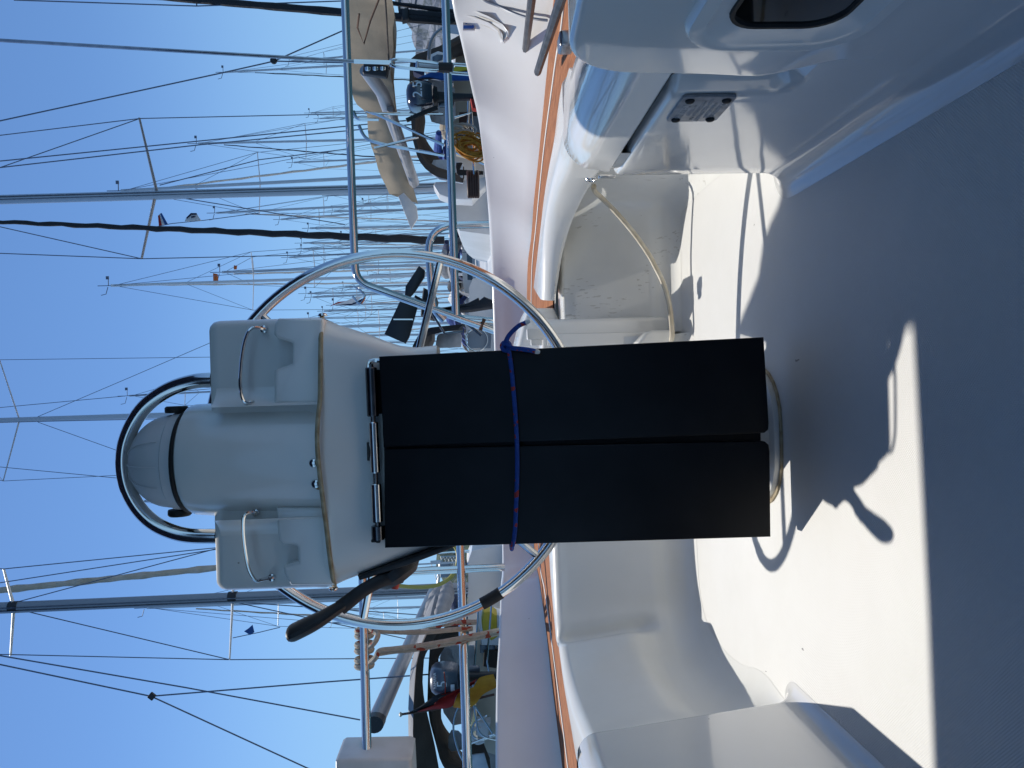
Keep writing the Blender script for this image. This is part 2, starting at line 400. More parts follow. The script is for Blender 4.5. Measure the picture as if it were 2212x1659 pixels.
def offset_normals(P):
    N = []
    for i in range(len(P)):
        t = (P[min(i+1, len(P)-1)]-P[max(i-1, 0)]); t.z = 0; t.normalize(); N.append(V((t.y, -t.x, 0)))
    return N
def wall_loft(mb, base, top, zt, outer, rfil=0.09, rtop=0.03, bump=None, zo=None, inward=1, taper=None):
    """base, top, outer: matching plan paths; inward=+1 when the well lies to the right of the path"""
    N = offset_normals(base); rows = []; rf0 = rfil
    for i, (B, T, O, n) in enumerate(zip(base, top, outer, N)):
        rfil = rf0*(1 if not taper else 0.12+0.88*sstep(taper[0], taper[1], i/(len(base)-1)))
        n = n*inward; z1 = zt[i] if isinstance(zt, list) else zt; r = []
        for k in range(8):
            a = R(90)*k/7; r.append(V((B.x, B.y, 0)) + n*rfil*(1-math.sin(a)) + V((0, 0, rfil*(1-math.cos(a)) + 0.0004)))
        T0 = V((T.x, T.y, 0)); B0 = V((B.x, B.y, 0))
        for k in range(1, 15):
            f = k/14; r.append(B0.lerp(T0, f) + V((0, 0, rfil + (z1-rtop-rfil)*f)))
        for k in range(1, 8):
            a = R(90)*k/7; r.append(T0 - n*rtop*(1-math.cos(a)) + V((0, 0, z1-rtop+rtop*math.sin(a))))
        Ov = V((O.x, O.y, 0)); st = r[-1]
        for k in (0.33, 0.66, 1.0):
            r.append(V((st.x, st.y, 0)).lerp(Ov, k) + V((0, 0, z1 + ((zo or z1)-z1)*k)))
        for k in range(1, 5):
            a = R(90)*k/4; r.append(Ov - n*0.02*math.sin(a) + V((0, 0, (zo or z1)-0.02*(1-math.cos(a)))))
        r.append(r[-1] + V((0, 0, -0.06)))
        if bump:
            r = [p + n*bump(i/(len(base)-1), p.z/z1) for p in r]
        rows.append(r)
    mb.grid(rows); return rows

# curved aft wall (port quarter round to the gate)
def V2(l): return [V((x, y, 0)) for x, y in l]
nB = 12
baseL = smooth_path(V2([(-0.625, 1.27), (-0.622, 1.37), (-0.655, 1.46), (-0.705, 1.60), (-0.72, 1.76), (-0.695, 1.91), (-0.595, 2.015), (-0.43, 2.045), (-0.2, 2.05), (0.12, 2.055)]), nB)
topL = smooth_path(V2([(-0.68, 1.27), (-0.68, 1.37), (-0.705, 1.45), (-0.75, 1.60), (-0.768, 1.78), (-0.742, 1.95), (-0.645, 2.085), (-0.46, 2.125), (-0.2, 2.13), (0.12, 2.135)]), nB)
outL = smooth_path(V2([(-0.95, 1.25), (-0.90, 1.5), (-0.88, 1.62), (-0.855, 1.75), (-0.82, 1.87), (-0.77, 1.99), (-0.66, 2.14), (-0.5, 2.235), (-0.2, 2.25), (0.12, 2.255)]), nB)
def lobe(u, f):
    a = sstep(0.655, 0.60, u)*sstep(0.28, 0.5, f)*sstep(0.12, 0.4, u)          # the corner pad that ends in a moulded groove
    g = math.exp(-((u-0.632)/0.014)**2)*sstep(0.26, 0.42, f)*sstep(1.12, 0.9, f)
    return 0.034*a - 0.034*g
mb = MB(); wall_loft(mb, smooth_path(baseL, 3), smooth_path(topL, 3), AFTZ, smooth_path(outL, 3), rfil=0.09, rtop=0.028, bump=lobe, taper=(0.08, 0.3))
mb.build('aft_wall', 'gelcoat_warm', yacht)

# starboard-hand mirror of it on the other side of the gate (right of the picture)
mir = lambda l: [V((2*XM-p.x, p.y, 0)) for p in l]
baseR = smooth_path(V2([(0.40, 1.32), (0.45, 1.42), (0.495, 1.53), (0.51, 1.70), (0.508, 1.9), (0.488, 2.03), (0.43, 2.075), (0.33, 2.085), (0.13, 2.09)]), 10)
topR = smooth_path(V2([(0.44, 1.32), (0.50, 1.42), (0.535, 1.53), (0.545, 1.72), (0.535, 1.9), (0.53, 2.08), (0.47, 2.165), (0.36, 2.19), (0.13, 2.20)]), 10)
outR = smooth_path(V2([(0.64, 1.32), (0.64, 1.42), (0.63, 1.55), (0.62, 1.72), (0.6, 1.95), (0.57, 2.15), (0.52, 2.25), (0.4, 2.30), (0.13, 2.31)]), 10)
mb = MB(); wall_loft(mb, baseR, topR, 0.30, outR, rfil=0.06, rtop=0.012, inward=-1)
mb.build('aft_wall', 'gelcoat_warm', yacht)

# left side wall of the foot well
def side_path(x0, y0, y1, r, sgn):
    pts = [V((x0, y0, 0))] + [V((x0, y0+(y1-r-y0)*k/6, 0)) for k in range(1, 7)]
    for k in range(1, 9):
        a = R(90)*k/8; pts.append(V((x0+sgn*r*(1-math.cos(a)), y1-r+r*math.sin(a), 0)))
    pts.append(V((x0+sgn*0.12, y1+0.004, 0))); pts.append(V((x0+sgn*0.3, y1+0.01, 0)))
    return pts
bl = side_path(-0.588, -1.3, 1.372, 0.016, -1); tl = side_path(-0.600, -1.3, 1.325, 0.02, -1)
ol = [V((-0.95 if i < 9 else p.x-0.25, p.y-0.04 if i >= 9 else p.y, 0)) for i, p in enumerate(tl)]
for i in range(len(ol)): ol[i] = V((min(-0.93, tl[i].x-0.02), min(tl[i].y, 1.3)-0.02, 0))
mb = MB(); wall_loft(mb, bl, tl, SIDEZ+0.01, ol, rfil=0.035, rtop=0.04)
mb.build('side_wall', 'gelcoat_gloss', yacht)

# right side wall with its gap, coaming box above
br = side_path(0.355, -1.3, 1.345, 0.03, 1); br = br[:1] + [V((0.355, y, 0)) for y in (0.2, 0.6, 0.75, 0.8, 0.84, 0.86, 0.88, 0.895, 0.91, 0.925, 0.94, 0.955, 0.98, 1.02, 1.1, 1.2, 1.28)] + br[7:]
N = offset_normals(br); rows = []
for B, n in zip(br, N):
    n = -n; r = []
    for k in range(7):
        a = R(90)*k/6; r.append(V((B.x, B.y, 0)) + n*0.045*(1-math.sin(a)) + V((0, 0, 0.045*(1-math.cos(a))+0.0004)))
    for z in (0.09, 0.13, 0.145, 0.155, 0.165, 0.175, 0.185, 0.2, 0.24, 0.28, 0.295): r.append(V((B.x, B.y, z)))
    for k in range(1, 6):
        a = R(90)*k/5; r.append(V((B.x, B.y, 0)) - n*0.012*(1-math.cos(a)) + V((0, 0, 0.295+0.012*math.sin(a))))
    r.append(V((B.x, B.y, 0)) - n*0.05 + V((0, 0, 0.308)))
    if B.x < 0.356: r = [p + V((0.03*sstep(0.95, 0.905, p.y)*sstep(0.5, 0.7, p.y)*sstep(0.15, 0.185, p.z), 0, 0)) for p in r]
    rows.append(r)
mb = MB(); mb.grid(rows); mb.build('side_wall', 'gelcoat_gloss', yacht)
mb = MB(); mb.box((0.436, 0.09, 0.29), (0.125, 2.38, 0.08)); mb.build('gap_shade_strip', 'dark_gap', yacht)  # dark box fills the gap as painted shade under the coaming
rows = []
zt = SIDEZ + 0.004
for y, ins in [(-1.3+2.5*k/12, 0) for k in range(13)] + [(1.285, 0), (1.290, 0.0015), (1.293, 0.004), (1.2945, 0.009)]:
    w_ = 0.17 - 0.045*sstep(0.3, 1.25, y)
    pr = [(0.41, 0.322), (0.356, 0.320), (0.352, 0.324)] + [(0.356+0.055*(1-math.cos(R(a))), zt-0.055+0.055*math.sin(R(a))) for a in range(0, 91, 10)] + [(0.352+w_*0.7, zt-0.002), (0.352+w_, zt-0.003), (0.352+w_+0.014, zt-0.009), (0.352+w_+0.02, zt-0.023), (0.352+w_+0.02, 0.30), (0.41, 0.30)]
    mx, mz = sum(p[0] for p in pr)/len(pr), sum(p[1] for p in pr)/len(pr)
    rows.append([V((x + (mx-x)/max(math.hypot(mx-x, mz-z), 1e-6)*ins, y, z + (mz-z)/max(math.hypot(mx-x, mz-z), 1e-6)*ins)) for x, z in pr])
mb = MB(); v = mb.grid(rows, closed=True); mb.face(v[-1]); mb.build('coaming', 'gelcoat_gloss', yacht)

# rear coaming: rounded step behind the box, then the overhanging lid on the curved wall
rc = smooth_path(V2([(0.358, 1.2), (0.362, 1.30), (0.395, 1.39), (0.455, 1.5)]), 8)
rows = []
for B, n in zip(rc, offset_normals(rc)):
    n = -n; r = [V((B.x, B.y, 0)) - n*0.04 + V((0, 0, 0.30)), V((B.x, B.y, 0.30)), V((B.x, B.y, 0.325))]
    for k in range(8):
        a = R(90)*k/7; q_ = sstep(1.3, 1.48, B.y); r.append(V((B.x, B.y, 0)) - n*0.05*(1-math.cos(a)) + V((0, 0, 0.34-0.012*q_+(0.05-0.004*q_)*math.sin(a))))
    r += [V((B.x, B.y, 0)) - n*0.12 + V((0, 0, 0.388-0.014*q_)), V((B.x, B.y, 0)) - n*0.15 + V((0, 0, 0.38-0.014*q_)), V((B.x, B.y, 0)) - n*0.165 + V((0, 0, 0.29))]
    rows.append(r)
mb = MB(); v = mb.grid(rows); mb.face([q for q in v[-1]]); mb.build('coaming', 'gelcoat_gloss', yacht)
# lid
lid_in = smooth_path(V2([(0.455, 1.46), (0.468, 1.62), (0.465, 1.75), (0.452, 1.87), (0.42, 2.0), (0.355, 2.1), (0.235, 2.195)]), 8)
lid_out = smooth_path(V2([(0.60, 1.50), (0.585, 1.68), (0.55, 1.88), (0.505, 2.05), (0.44, 2.2), (0.38, 2.34), (0.315, 2.5)]), 8)
rows = []
for i, (A, O) in enumerate(zip(lid_in, lid_out)):
    d = (O-A).normalized(); zb_ = 0.258 + 0.068*(i/(len(lid_in)-1))**1.5; r = [A + d*0.09 + V((0, 0, zb_)), A + d*0.01 + V((0, 0, zb_-0.003)), A + V((0, 0, zb_+0.005))]
    for k in range(8):
        a = R(90)*k/7; r.append(A + d*0.04*(1-math.cos(a)) + V((0, 0, 0.324+0.037*math.sin(a)+0.012*sstep(14, 0, i))))
    L = (O-A).length
    zt_ = 0.361+0.012*sstep(14, 0, i); r += [A + d*(L*0.6) + V((0, 0, zt_)), A + d*(L-0.015) + V((0, 0, zt_-0.002)), A + d*L + V((0, 0, zt_-0.012)), A + d*L + V((0, 0, 0.29))]
    rows.append(r)
mb = MB(); v = mb.grid(rows); mb.face([q for q in v[-1]]); mb.face([q for q in v[0]][::-1]); mb.build('locker_lid', 'gelcoat', yacht)

# proud panel beside the camera, with the portlight
def RX(p, X): return V((X, p[0], p[1]))
out2 = [(-1.3, 0.10), (0.855, 0.10), (0.853, 0.16), (0.842, 0.22), (0.832, 0.30)] + [(0.826-0.075*(1-math.cos(R(a))), 0.375+0.082*math.sin(R(a))) for a in range(0, 91, 10)] + [(0.55, 0.462), (0.3, 0.465), (-1.3, 0.465)]
edge = resample([V((0, y, z)) for y, z in out2[1:-1]], 64)
rows = []
for i, p in enumerate(edge):
    t = (edge[min(i+1, 63)]-edge[max(i-1, 0)]).normalized(); no = V((0, t.z, -t.y))      # outward in the panel's plane
    xf = 0.331 + 0.0238*sstep(0.25, 0.125, p.z); bv = 0.008; q = p - no*bv
    r = [V((xf, -1.3 + (q.y+1.3)*k, q.z)) for k in (0, 0.4, 0.7, 0.85, 0.93, 0.97, 1.0)]
    for k in range(1, 6):
        a = R(90)*k/5; r.append(V((xf + bv*(1-math.cos(a)), 0, 0)) + q + no*bv*math.sin(a))
    r.append(V((0.45, 0, 0)) + p); rows.append(r)
mb = MB(); mb.grid(rows)
mb.build('side_panel', 'gelcoat_gloss', yacht)
port = thing  # (name kept short)
def ring(y0, z0, y1, z1, r, X): return [V((X, y, z)) for y, z in rrect(y0, z0, y1, z1, r, 7)]
PO = [atx(x, y, 0.32) for x, y in ((1489, 55), (1640, 119), (1935, 30))]; PI_ = [atx(x, y, 0.325) for x, y in ((1571, 45), (1620, 66), (1845, 25))]
oz1, oy1, oz0 = PO[0].z, PO[1].y, PO[2].z; iz1, iy1, iz0 = PI_[0].z, PI_[1].y, PI_[2].z
print('port', oz0, oz1, oy1, iz0, iz1, iy1)
oy0, iy0 = oy1-0.52, iy1-0.38
def rg(k, X):   # k: 0 = outer edge of the surround, 1 = rim of the pane
    return ring(oy0+(iy0-oy0)*k, oz0+(iz0-oz0)*k, oy1+(iy1-oy1)*k, oz1+(iz1-oz1)*k, 0.055-0.022*k, X)
mb = MB()
mb.grid([rg(0, 0.335), rg(0.03, 0.3255), rg(0.1, 0.3215), rg(0.45, 0.3205), rg(0.52, 0.3222), rg(0.9, 0.3285), rg(1.0, 0.3292)], closed=True)
pf = mb.build('porthole', 'gelcoat', yacht)
mb = MB(); mb.grid([rg(0.98, 0.3291), rg(1.0, 0.3262), rg(1.09, 0.3262), rg(1.12, 0.3290)], closed=True); mb.build('frame', 'rubber', pf)
mb = MB(); v = mb.grid([rg(1.08, 0.3289), rg(1.5, 0.3290)], closed=True); mb.face(v[-1]); mb.build('pane', 'pane_dark', pf)

# builder's plate on the right wall
pc = [(1440, 257), (1475, 203), (1588, 203), (1550, 257)]
P3 = [atx(x, y, 0.355) for x, y in pc]
py0, py1 = (P3[0].y+P3[3].y)/2, (P3[1].y+P3[2].y)/2
pz0, pz1 = (P3[2].z+P3[3].z)/2, (P3[0].z+P3[1].z)/2
print('plate', py0, py1, pz0, pz1)
mb = MB(); mb.slab([V((0.3512, y, z)) for y, z in rrect(min(py0, py1), pz0, max(py0, py1), pz1, 0.007, 4)], (0.0036, 0, 0), 0.0008, 2)
plate = mb.build('builder_plate', 'plate_metal', yacht)
yc, zc_ = (py0+py1)/2, (pz0+pz1)/2; hw, hh = abs(py1-py0)/2, (pz1-pz0)/2
RT, UPV = V((0, -1, 0)), V((0, 0, 1))
text('BENETEAU', (0.3506, yc+0.004, zc_+hh*0.62), RT, UPV, hw*0.30, 'plate_print', 'lettering', plate, 0.0003)
for i, s in enumerate(['MODELE   43', 'No   ENREGISTREMENT', 'CONSTRUCTEUR  F 85270', 'NOMBRE MAXI 10', 'CATEGORIE A']):
    text(s, (0.3506, yc+0.002, zc_+hh*(0.30-0.24*i)), RT, UPV, hw*0.15, 'plate_print', 'lettering', plate, 0.0003)
text('CE', (0.3506, yc-hw*0.5, zc_-hh*0.72), RT, UPV, hw*0.26, 'plate_print', 'lettering', plate, 0.0003)
for sy in (-1, 1):
    for sz in (-1, 1):
        mb = MB(); mb.lathe((0.3514, yc+sy*(hw-0.011), zc_+sz*(hh-0.011)), [(0.006, 0), (0.006, 0.002), (0.0045, 0.0036), (0.002, 0.0042)], 12, V((-1, 0, 0)))
        mb.build('rivet', 'rubber', plate)

# stainless hasp under the coaming end
mb = MB(); hp = atx(1291, 388, 0.36)
mb.tube([hp + V((0.0, 0.0, 0.012)) + V((0, 0.008*math.cos(t*math.pi/6), 0.008*math.sin(t*math.pi/6))) for t in range(12)], 0.0025, 8, closed=True)
mb.box(hp + V((0.004, -0.004, -0.016)), (0.006, 0.012, 0.03), None, 0.002); mb.build('latch', 'steel', yacht)

# teak side and after deck
inn = smooth_path(V2([(1.6, 0.2), (1.2, 0.8), (0.77, 1.35), (0.70, 1.70), (0.64, 2.0), (0.54, 2.35), (0.34, 2.62), (-0.1, 2.72), (-0.6, 2.62), (-0.70, 2.42), (-0.83, 2.2), (-0.95, 1.95), (-1.02, 1.7), (-1.2, 1.0), (-1.4, 0.2)]), 8)
out = smooth_path(V2([(2.2, 0.5), (1.5, 1.2), (1.0, 2.0), (0.90, 2.19), (0.76, 2.55), (0.57, 2.85), (0.41, 3.2), (-0.1, 3.35), (-0.68, 3.25), (-0.78, 3.0), (-0.90, 2.75), (-1.06, 2.5), (-1.22, 2.32), (-1.6, 1.5), (-2.2, 0.5)]), 8)
inn2 = [p - V((p.x-XM, p.y-0.9, 0))*0.12 for p in inn]
mb = MB(); mb.grid([[V((p.x, p.y, DECKZ-0.035)) for p in [a.lerp(c, t) for t in (0, 0.35, 0.7, 1)]] for a, c in zip(inn2, out)]); mb.build('deck_moulding', 'gelcoat', yacht)
mb = MB(); mb.grid([[V((q.x, q.y, DECKZ-0.03+0.03*sstep(0, 0.02, k/9))) for k, q in enumerate([a.lerp(c, t/9) for t in range(10)])] for a, c in zip([a.lerp(a2, 0.85) for a, a2 in zip(inn, inn2)], [p for p in out])], uv=lambda i, j: (i*0.12, j*0.06)); mb.build('teak_deck', 'teak', yacht)
mb = MB()
mb.tube([a.lerp(c, 0.52) + V((0, 0, DECKZ+0.0015)) for a, c in zip(inn, out)], 0.007, 6, up=(0, 0, 1), flat=0.3); mb.build('caulk_line', 'caulk', yacht)
mb = MB()
for x0, x1 in ((0.44, 1.7), (-1.7, -0.66)): mb.grid([[V((x, y, 0.283)) for x in (x0, x1)] for y in (-1.3, 1.3)])
mb.build('side_deck', 'gelcoat', yacht)
# bulwark
topq = [at(x, y, Y) for x, y, Y in ((952, -250, 1.95), (985, 0, 2.12), (1005, 90, 2.24), (1029, 200, 2.36), (1038, 240, 2.42), (1047, 300, 2.54), (1060, 430, 2.80))]
topb = smooth_path([(2.4, 0.6, 0.7)] + [tuple(p) for p in topq] + [(0.445, 3.225, 0.462), (-0.1, 3.385, 0.455), (-0.70, 3.285, 0.45), (-0.81, 3.03, 0.469), (-0.93, 2.78, 0.488), (-1.09, 2.53, 0.51), (-1.6, 1.6, 0.55), (-2.2, 0.6, 0.6)], 8)
out = smooth_path(V2([(2.2, 0.5), (1.18, 1.6), (0.95, 2.0), (0.86, 2.20), (0.79, 2.36), (0.73, 2.50), (0.655, 2.70), (0.59, 2.84), (0.41, 3.18), (-0.1, 3.34), (-0.67, 3.24), (-0.77, 2.99), (-0.89, 2.74), (-1.05, 2.50), (-1.56, 1.56), (-2.16, 0.56)]), 8)
rows = []
nb = len(topb)
for q, T in zip(out, topb):
    B = V((q.x, q.y, DECKZ)); d = (T-B); d.z = 0; dn = d.normalized() if d.length > 1e-4 else V((0, 1, 0)); r = [B + dn*-0.01 + V((0, 0, -0.02))]
    for k in range(6):
        t = k/5; r.append(B.lerp(T - dn*0.012, t) + dn*0.02*math.sin(t*math.pi)*0.5)
    for k in range(1, 6):
        a = R(150)*k/5; r.append(T - dn*0.012*math.cos(a) + V((0, 0, 0.012*math.sin(a))))
    r += [T + dn*0.05 + V((0, 0, -0.25)), T + dn*0.02 + V((0, 0, -1.0))]
    rows.append(r)
mb = MB(); mb.grid(rows); mb.build('bulwark', 'gelcoat', yacht)
# the hull below, down to the water
mb = MB(); mb.grid([[V((T.x, T.y, -0.2)), V((T.x*0.97, T.y*0.97, -0.75)), V((T.x*0.9, T.y*0.9, -1.1))] for T in topb]); mb.build('hull', 'gelcoat', yacht)
# bulwark fittings: vent louvre, sticker, end of the gate
def bulw(x, y, lift=0.004):
    """point on the bulwark's inner face under a picture position (found once, by distance to the lofted face)"""
    best = None
    for q, T in zip(out, topb):
        B = V((q.x, q.y, DECKZ))
        for k in range(21):
            p = B.lerp(T, k/20); d = p-EYE; f = d.dot(CF)
            px = 1106-d.dot(CU)/f*FPX; py = 829.5-d.dot(CR)/f*FPX
            e = (px-x)**2+(py-y)**2
            if best is None or e < best[0]: best = (e, f)
    return EYE + ray(x, y)*((best[1]-lift*1.5)/FPX)
vent = [(992, 16), (1018, 22), (1056, 38), (1086, 55), (1098, 70), (1099, 88), (1088, 90), (1090, 76), (1080, 66), (1052, 51), (1016, 35), (992, 28)]
vp = [bulw(x, y, 0.0) for x, y in vent]
mb = MB(); back = (CF*0.03); mb.slab([p - CF*0.012 for p in vp], back, 0.005, 3); vn = mb.build('louvre_vent', 'gelcoat', yacht)
sl_ = [(1001, 31), (1056, 53), (1078, 66), (1086, 80), (1086, 92), (1081, 95), (1081, 82), (1074, 71), (1052, 59), (1000, 36)]
mb = MB(); mb.slab([bulw(x, y, 0.0) - CF*0.0135 for x, y in sl_], CF*0.01, 0.0008, 2); mb.build('louvre_slot', 'cover_plastic', vn)
mb = MB(); mb.tube(smooth_path([bulw(x, y, 0.002) for x, y in ((1030, -20), (1046, 0), (1075, 12), (1110, 28), (1140, 38), (1165, 42), (1183, 44))], 4), 0.004, 6); mb.build('moulding_seam', 'alu_grey', yacht)
sc_ = bulw(1013, 50, 0.0)
sr, su = CR, CU
for i, (dx, dy, w, h, mt) in enumerate([(0, 0, 0.044, 0.034, 'ink_white'), (-0.013, 0.002, 0.009, 0.026, 'ink_blue'), (0.0, 0.0, 0.009, 0.018, 'ink_blue'), (0.013, -0.002, 0.009, 0.026, 'ink_blue'), (0.0, -0.012, 0.034, 0.006, 'ink_blue')]):
    c = sc_ - CF*(0.004+0.0012*i) + sr*dx + su*dy
    mb = MB(); mb.slab([c + sr*a*w/2 + su*e*h/2 for a, e in ((-1, -1), (1, -1), (1, 1), (-1, 1))], CF*(0.006 if i == 0 else 0.001), 0.0003, 1)
    stk = mb.build('sticker' if i == 0 else 'emblem', mt, yacht if i == 0 else stk) if i == 0 else (mb.build('emblem', mt, stk), stk)[1]
# gate post with its plastic catch
mb = MB(); mb.box((0.128, 2.13, 0.19), (0.09, 0.10, 0.37), None, 0.012); mb.box((0.115, 2.085, 0.19), (0.035, 0.02, 0.34), None, 0.005)
gp = mb.build('gate_post', 'gelcoat', yacht)
mb = MB(); c = at(1158, 722, 2.04); mb.box(c, (0.03, 0.025, 0.05), None, 0.004); mb.box(c + V((-0.022, 0, 0)), (0.016, 0.02, 0.03), None, 0.003); mb.build('catch', 'white_plastic', gp)
mb = MB(); c = at(1412, 735, 1.98); mb.slab([at(x, y, 1.99) for x, y in [(1378, 738), (1396, 718), (1408, 713), (1452, 712), (1455, 750), (1378, 752)]], (0, 0.06, 0), 0.01, 3); mb.build('gate_foot', 'gelcoat_warm', yacht)

mb = MB(); mb.slab([at(x, y, 2.30) for x, y in ((1140, 664), (1128, 700), (1116, 752), (1230, 756), (1215, 700), (1197, 664))], (0, 0.32, 0.0), 0.02, 3); mb.build('gate_moulding', 'gelcoat', yacht)
# stainless bars on the right-hand side deck
for (a, c_, w, Ya, Yb, hgt) in (((1156, -60), (1133, 124), 0.008, 1.5, 2.25, 0.02), ((1231, -60), (1161, 157), 0.010, 1.15, 1.85, 0.02)):
    A, Bp = at(*a, Ya), at(*c_, Yb)
    mb = MB(); mb.tube([A, A.lerp(Bp, 0.5), A.lerp(Bp, 0.97), Bp], [hgt/2, hgt/2, hgt/2, hgt*0.42], 8, flat=0.95, up=(0, 0, 1)); mb.build('grab_bar', 'bar_dark', yacht)
mb = MB(); c = at(1222, 92, 1.42); mb.box(c, (0.03, 0.045, 0.028), None, 0.006); mb.build('bar_bracket', 'steel_dull', yacht)

# ================================================================ steering pedestal
X0 = -0.125
ped = thing('steering_pedestal', 'white steering pedestal with compass dome and steel guard hoop in the middle of the cockpit', 'pedestal', (X0, 1.5, 0))
def rsec(xa, xb, ya, yb, r, z, n=6):
    o = []
    P = [V((x, y, z)) for x, y in rrect(xa, ya, xb, yb, r, 6)]
    for a, c in zip(P, P[1:]+P[:1]):
        o.append(a)
        if n > 6 and (c-a).length > 0.05: o += [a.lerp(c, k/n) for k in range(1, n)]
    return o
mb = MB()
sec = [(-0.245, 0.015, 1.385, 1.64, 0.1, 0.0), (-0.245, 0.015, 1.385, 1.64, 0.1, 0.014), (-0.232, 0.0, 1.395, 1.63, 0.09, 0.02), (-0.225, -0.008, 1.405, 1.62, 0.09, 0.06), (-0.225, -0.008, 1.43, 1.62, 0.08, 0.4), (-0.25, 0.012, 1.445, 1.63, 0.08, 0.58)]
mb.grid([rsec(*s) for s in sec], closed=True); mb.build('column', 'gelcoat_warm', ped)
mb = MB(); mb.tube([V((p.x, p.y, 0.002)) for p in rsec(-0.247, 0.017, 1.383, 1.642, 0.1, 0)], 0.0035, 6, closed=True); mb.build('base_sealant', 'sealant', ped)
# flared lower housing
mb = MB()
def ly(y, x, Y): return at(x, y, Y).x
sec = []
for px, yr, yl in ((950, 745, 1178), (905, 750, 1192), (870, 746, 1205), (840, 736, 1216), (810, 724, 1228), (780, 714, 1239), (755, 706, 1248), (735, 700, 1256), (722, 694, 1262), (706, 688, 1266)):
    Yf = 1.46 + 0.0; P1, P2 = at(px, yr, 1.5), at(px, yl, 1.5); k = sstep(930, 705, px)
    sec.append((P2.x, P1.x, 1.475-0.03*k, 1.66+0.02*k, 0.035+0.03*k, (P1.z+P2.z)/2))
mb.grid([rsec(*s, 14) for s in sec], closed=True)
for v in mb.bm.verts:
    if v.co.y < 1.5: v.co.y -= 0.03*math.exp(-((v.co.x+0.128)/0.085)**2)*sstep(0.74, 0.875, v.co.z)
lower = mb.build('lower_housing', 'gelcoat', ped)
zs = sec[-1][5]
# seam bead between the two mouldings
mb = MB(); bead = [at(x, y, Y) for x, y, Y in ((697, 686, 1.55), (694, 690, 1.49), (693, 720, 1.452), (692, 790, 1.44), (691, 862, 1.43), (687, 900, 1.415), (685, 950, 1.405), (688, 1000, 1.405), (695, 1060, 1.412), (701, 1110, 1.43), (705, 1140, 1.44), (712, 1200, 1.442), (720, 1255, 1.452), (723, 1264, 1.49), (722, 1268, 1.55))]
mb.tube(smooth_path(bead, 4), 0.0042, 8); mb.build('seam_bead', 'sealant', ped)
# upper housing body
tl, tr_ = at(456, 692, 1.5), at(474, 1272, 1.5)
bl_, br_ = at(697, 686, 1.5), at(722, 1268, 1.5)
ztop = (tl.z+tr_.z)/2; zbot = (bl_.z+br_.z)/2
xr, xl = (tl.x+bl_.x)/2, (tr_.x+br_.x)/2
print('housing', xl, xr, zbot, ztop)
YW = 1.475
mb = MB()
mb.grid([rsec(xl+0.004, xr-0.004, YW-0.02, 1.67, 0.03, zbot-0.004), rsec(xl, xr, YW-0.012, 1.675, 0.025, zbot+0.01), rsec(xl, xr, YW, 1.675, 0.02, zbot+0.03), rsec(xl+0.002, xr-0.002, YW, 1.67, 0.018, ztop-0.02), rsec(xl+0.004, xr-0.004, YW+0.003, 1.665, 0.018, ztop-0.008), rsec(xl+0.009, xr-0.009, YW+0.009, 1.655, 0.016, ztop-0.001), rsec(xl+0.03, xr-0.03, YW+0.03, 1.63, 0.016, ztop+0.001), rsec(xl+0.1, xr-0.1, YW+0.07, 1.6, 0.016, ztop+0.001)], closed=True)
up = mb.build('upper_housing', 'gelcoat', ped)
# stepped fronts of the two instrument boxes
sr_ = [(601, 687), (592, 700), (591, 722), (597, 730), (622, 738), (630, 742), (630, 784), (618, 790), (600, 795), (592, 800), (591, 872), (697, 872), (697, 688)]
sl2 = [(596, 1098), (598, 1140), (602, 1168), (610, 1177), (636, 1179), (641, 1184), (643, 1214), (616, 1221), (611, 1226), (613, 1240), (628, 1266), (722, 1265), (706, 1098)]
for q in (sr_, sl2):
    mb = MB(); mb.slab([at(x, y, 1.448) for x, y in q], (0, 0.04, 0), 0.007, 4); mb.build('instrument_front', 'gelcoat', ped)
# round binnacle in the middle
cb = at(560, 990, 1.53); cx = cb.x
cyl = []
for px, hl, hr in ((412, 885, 1098), (418, 876, 1107), (428, 873, 1111), (470, 871, 1114), (560, 868, 1114), (694, 866, 1116)):
    A, B_ = at(px, hr, 1.53), at(px, hl, 1.53); zc2 = (A.z+B_.z)/2 if px < 690 else at(697, 990, 1.428).z
    cyl.append(((B_.x-A.x)/2, zc2, (A.x+B_.x)/2))
mb = MB(); rows = []
for r_, z_, x_ in cyl: rows.append([V((x_+r_*math.cos(2*math.pi*k/48), 1.535+r_*0.98*math.sin(2*math.pi*k/48), z_)) for k in range(48)])
mb.grid(rows, closed=True); mb.build('binnacle', 'gelcoat', ped)
for s_, x_ in ((1, 864), (-1, 1118)):     # coves where the drum meets the boxes
    mb = MB(); c = at(470, x_, 1.5)
    prof = [V((c.x, 0, 0)) for _ in range(1)]
    rows = []
    for z in (zbot-0.002, ztop-0.03, ztop-0.014):
        f = 1
        rows.append([V((cx+s_*(0.104+0.035*t*f), YW-0.035*(1-t)**2*1.0+0.0, z)) for t in [k/6 for k in range(7)]] + [V((cx+s_*(0.104+0.035*f), 1.6, z)), V((cx+s_*0.09, 1.6, z))])
    mb.grid(rows); mb.build('cove', 'gelcoat', ped)
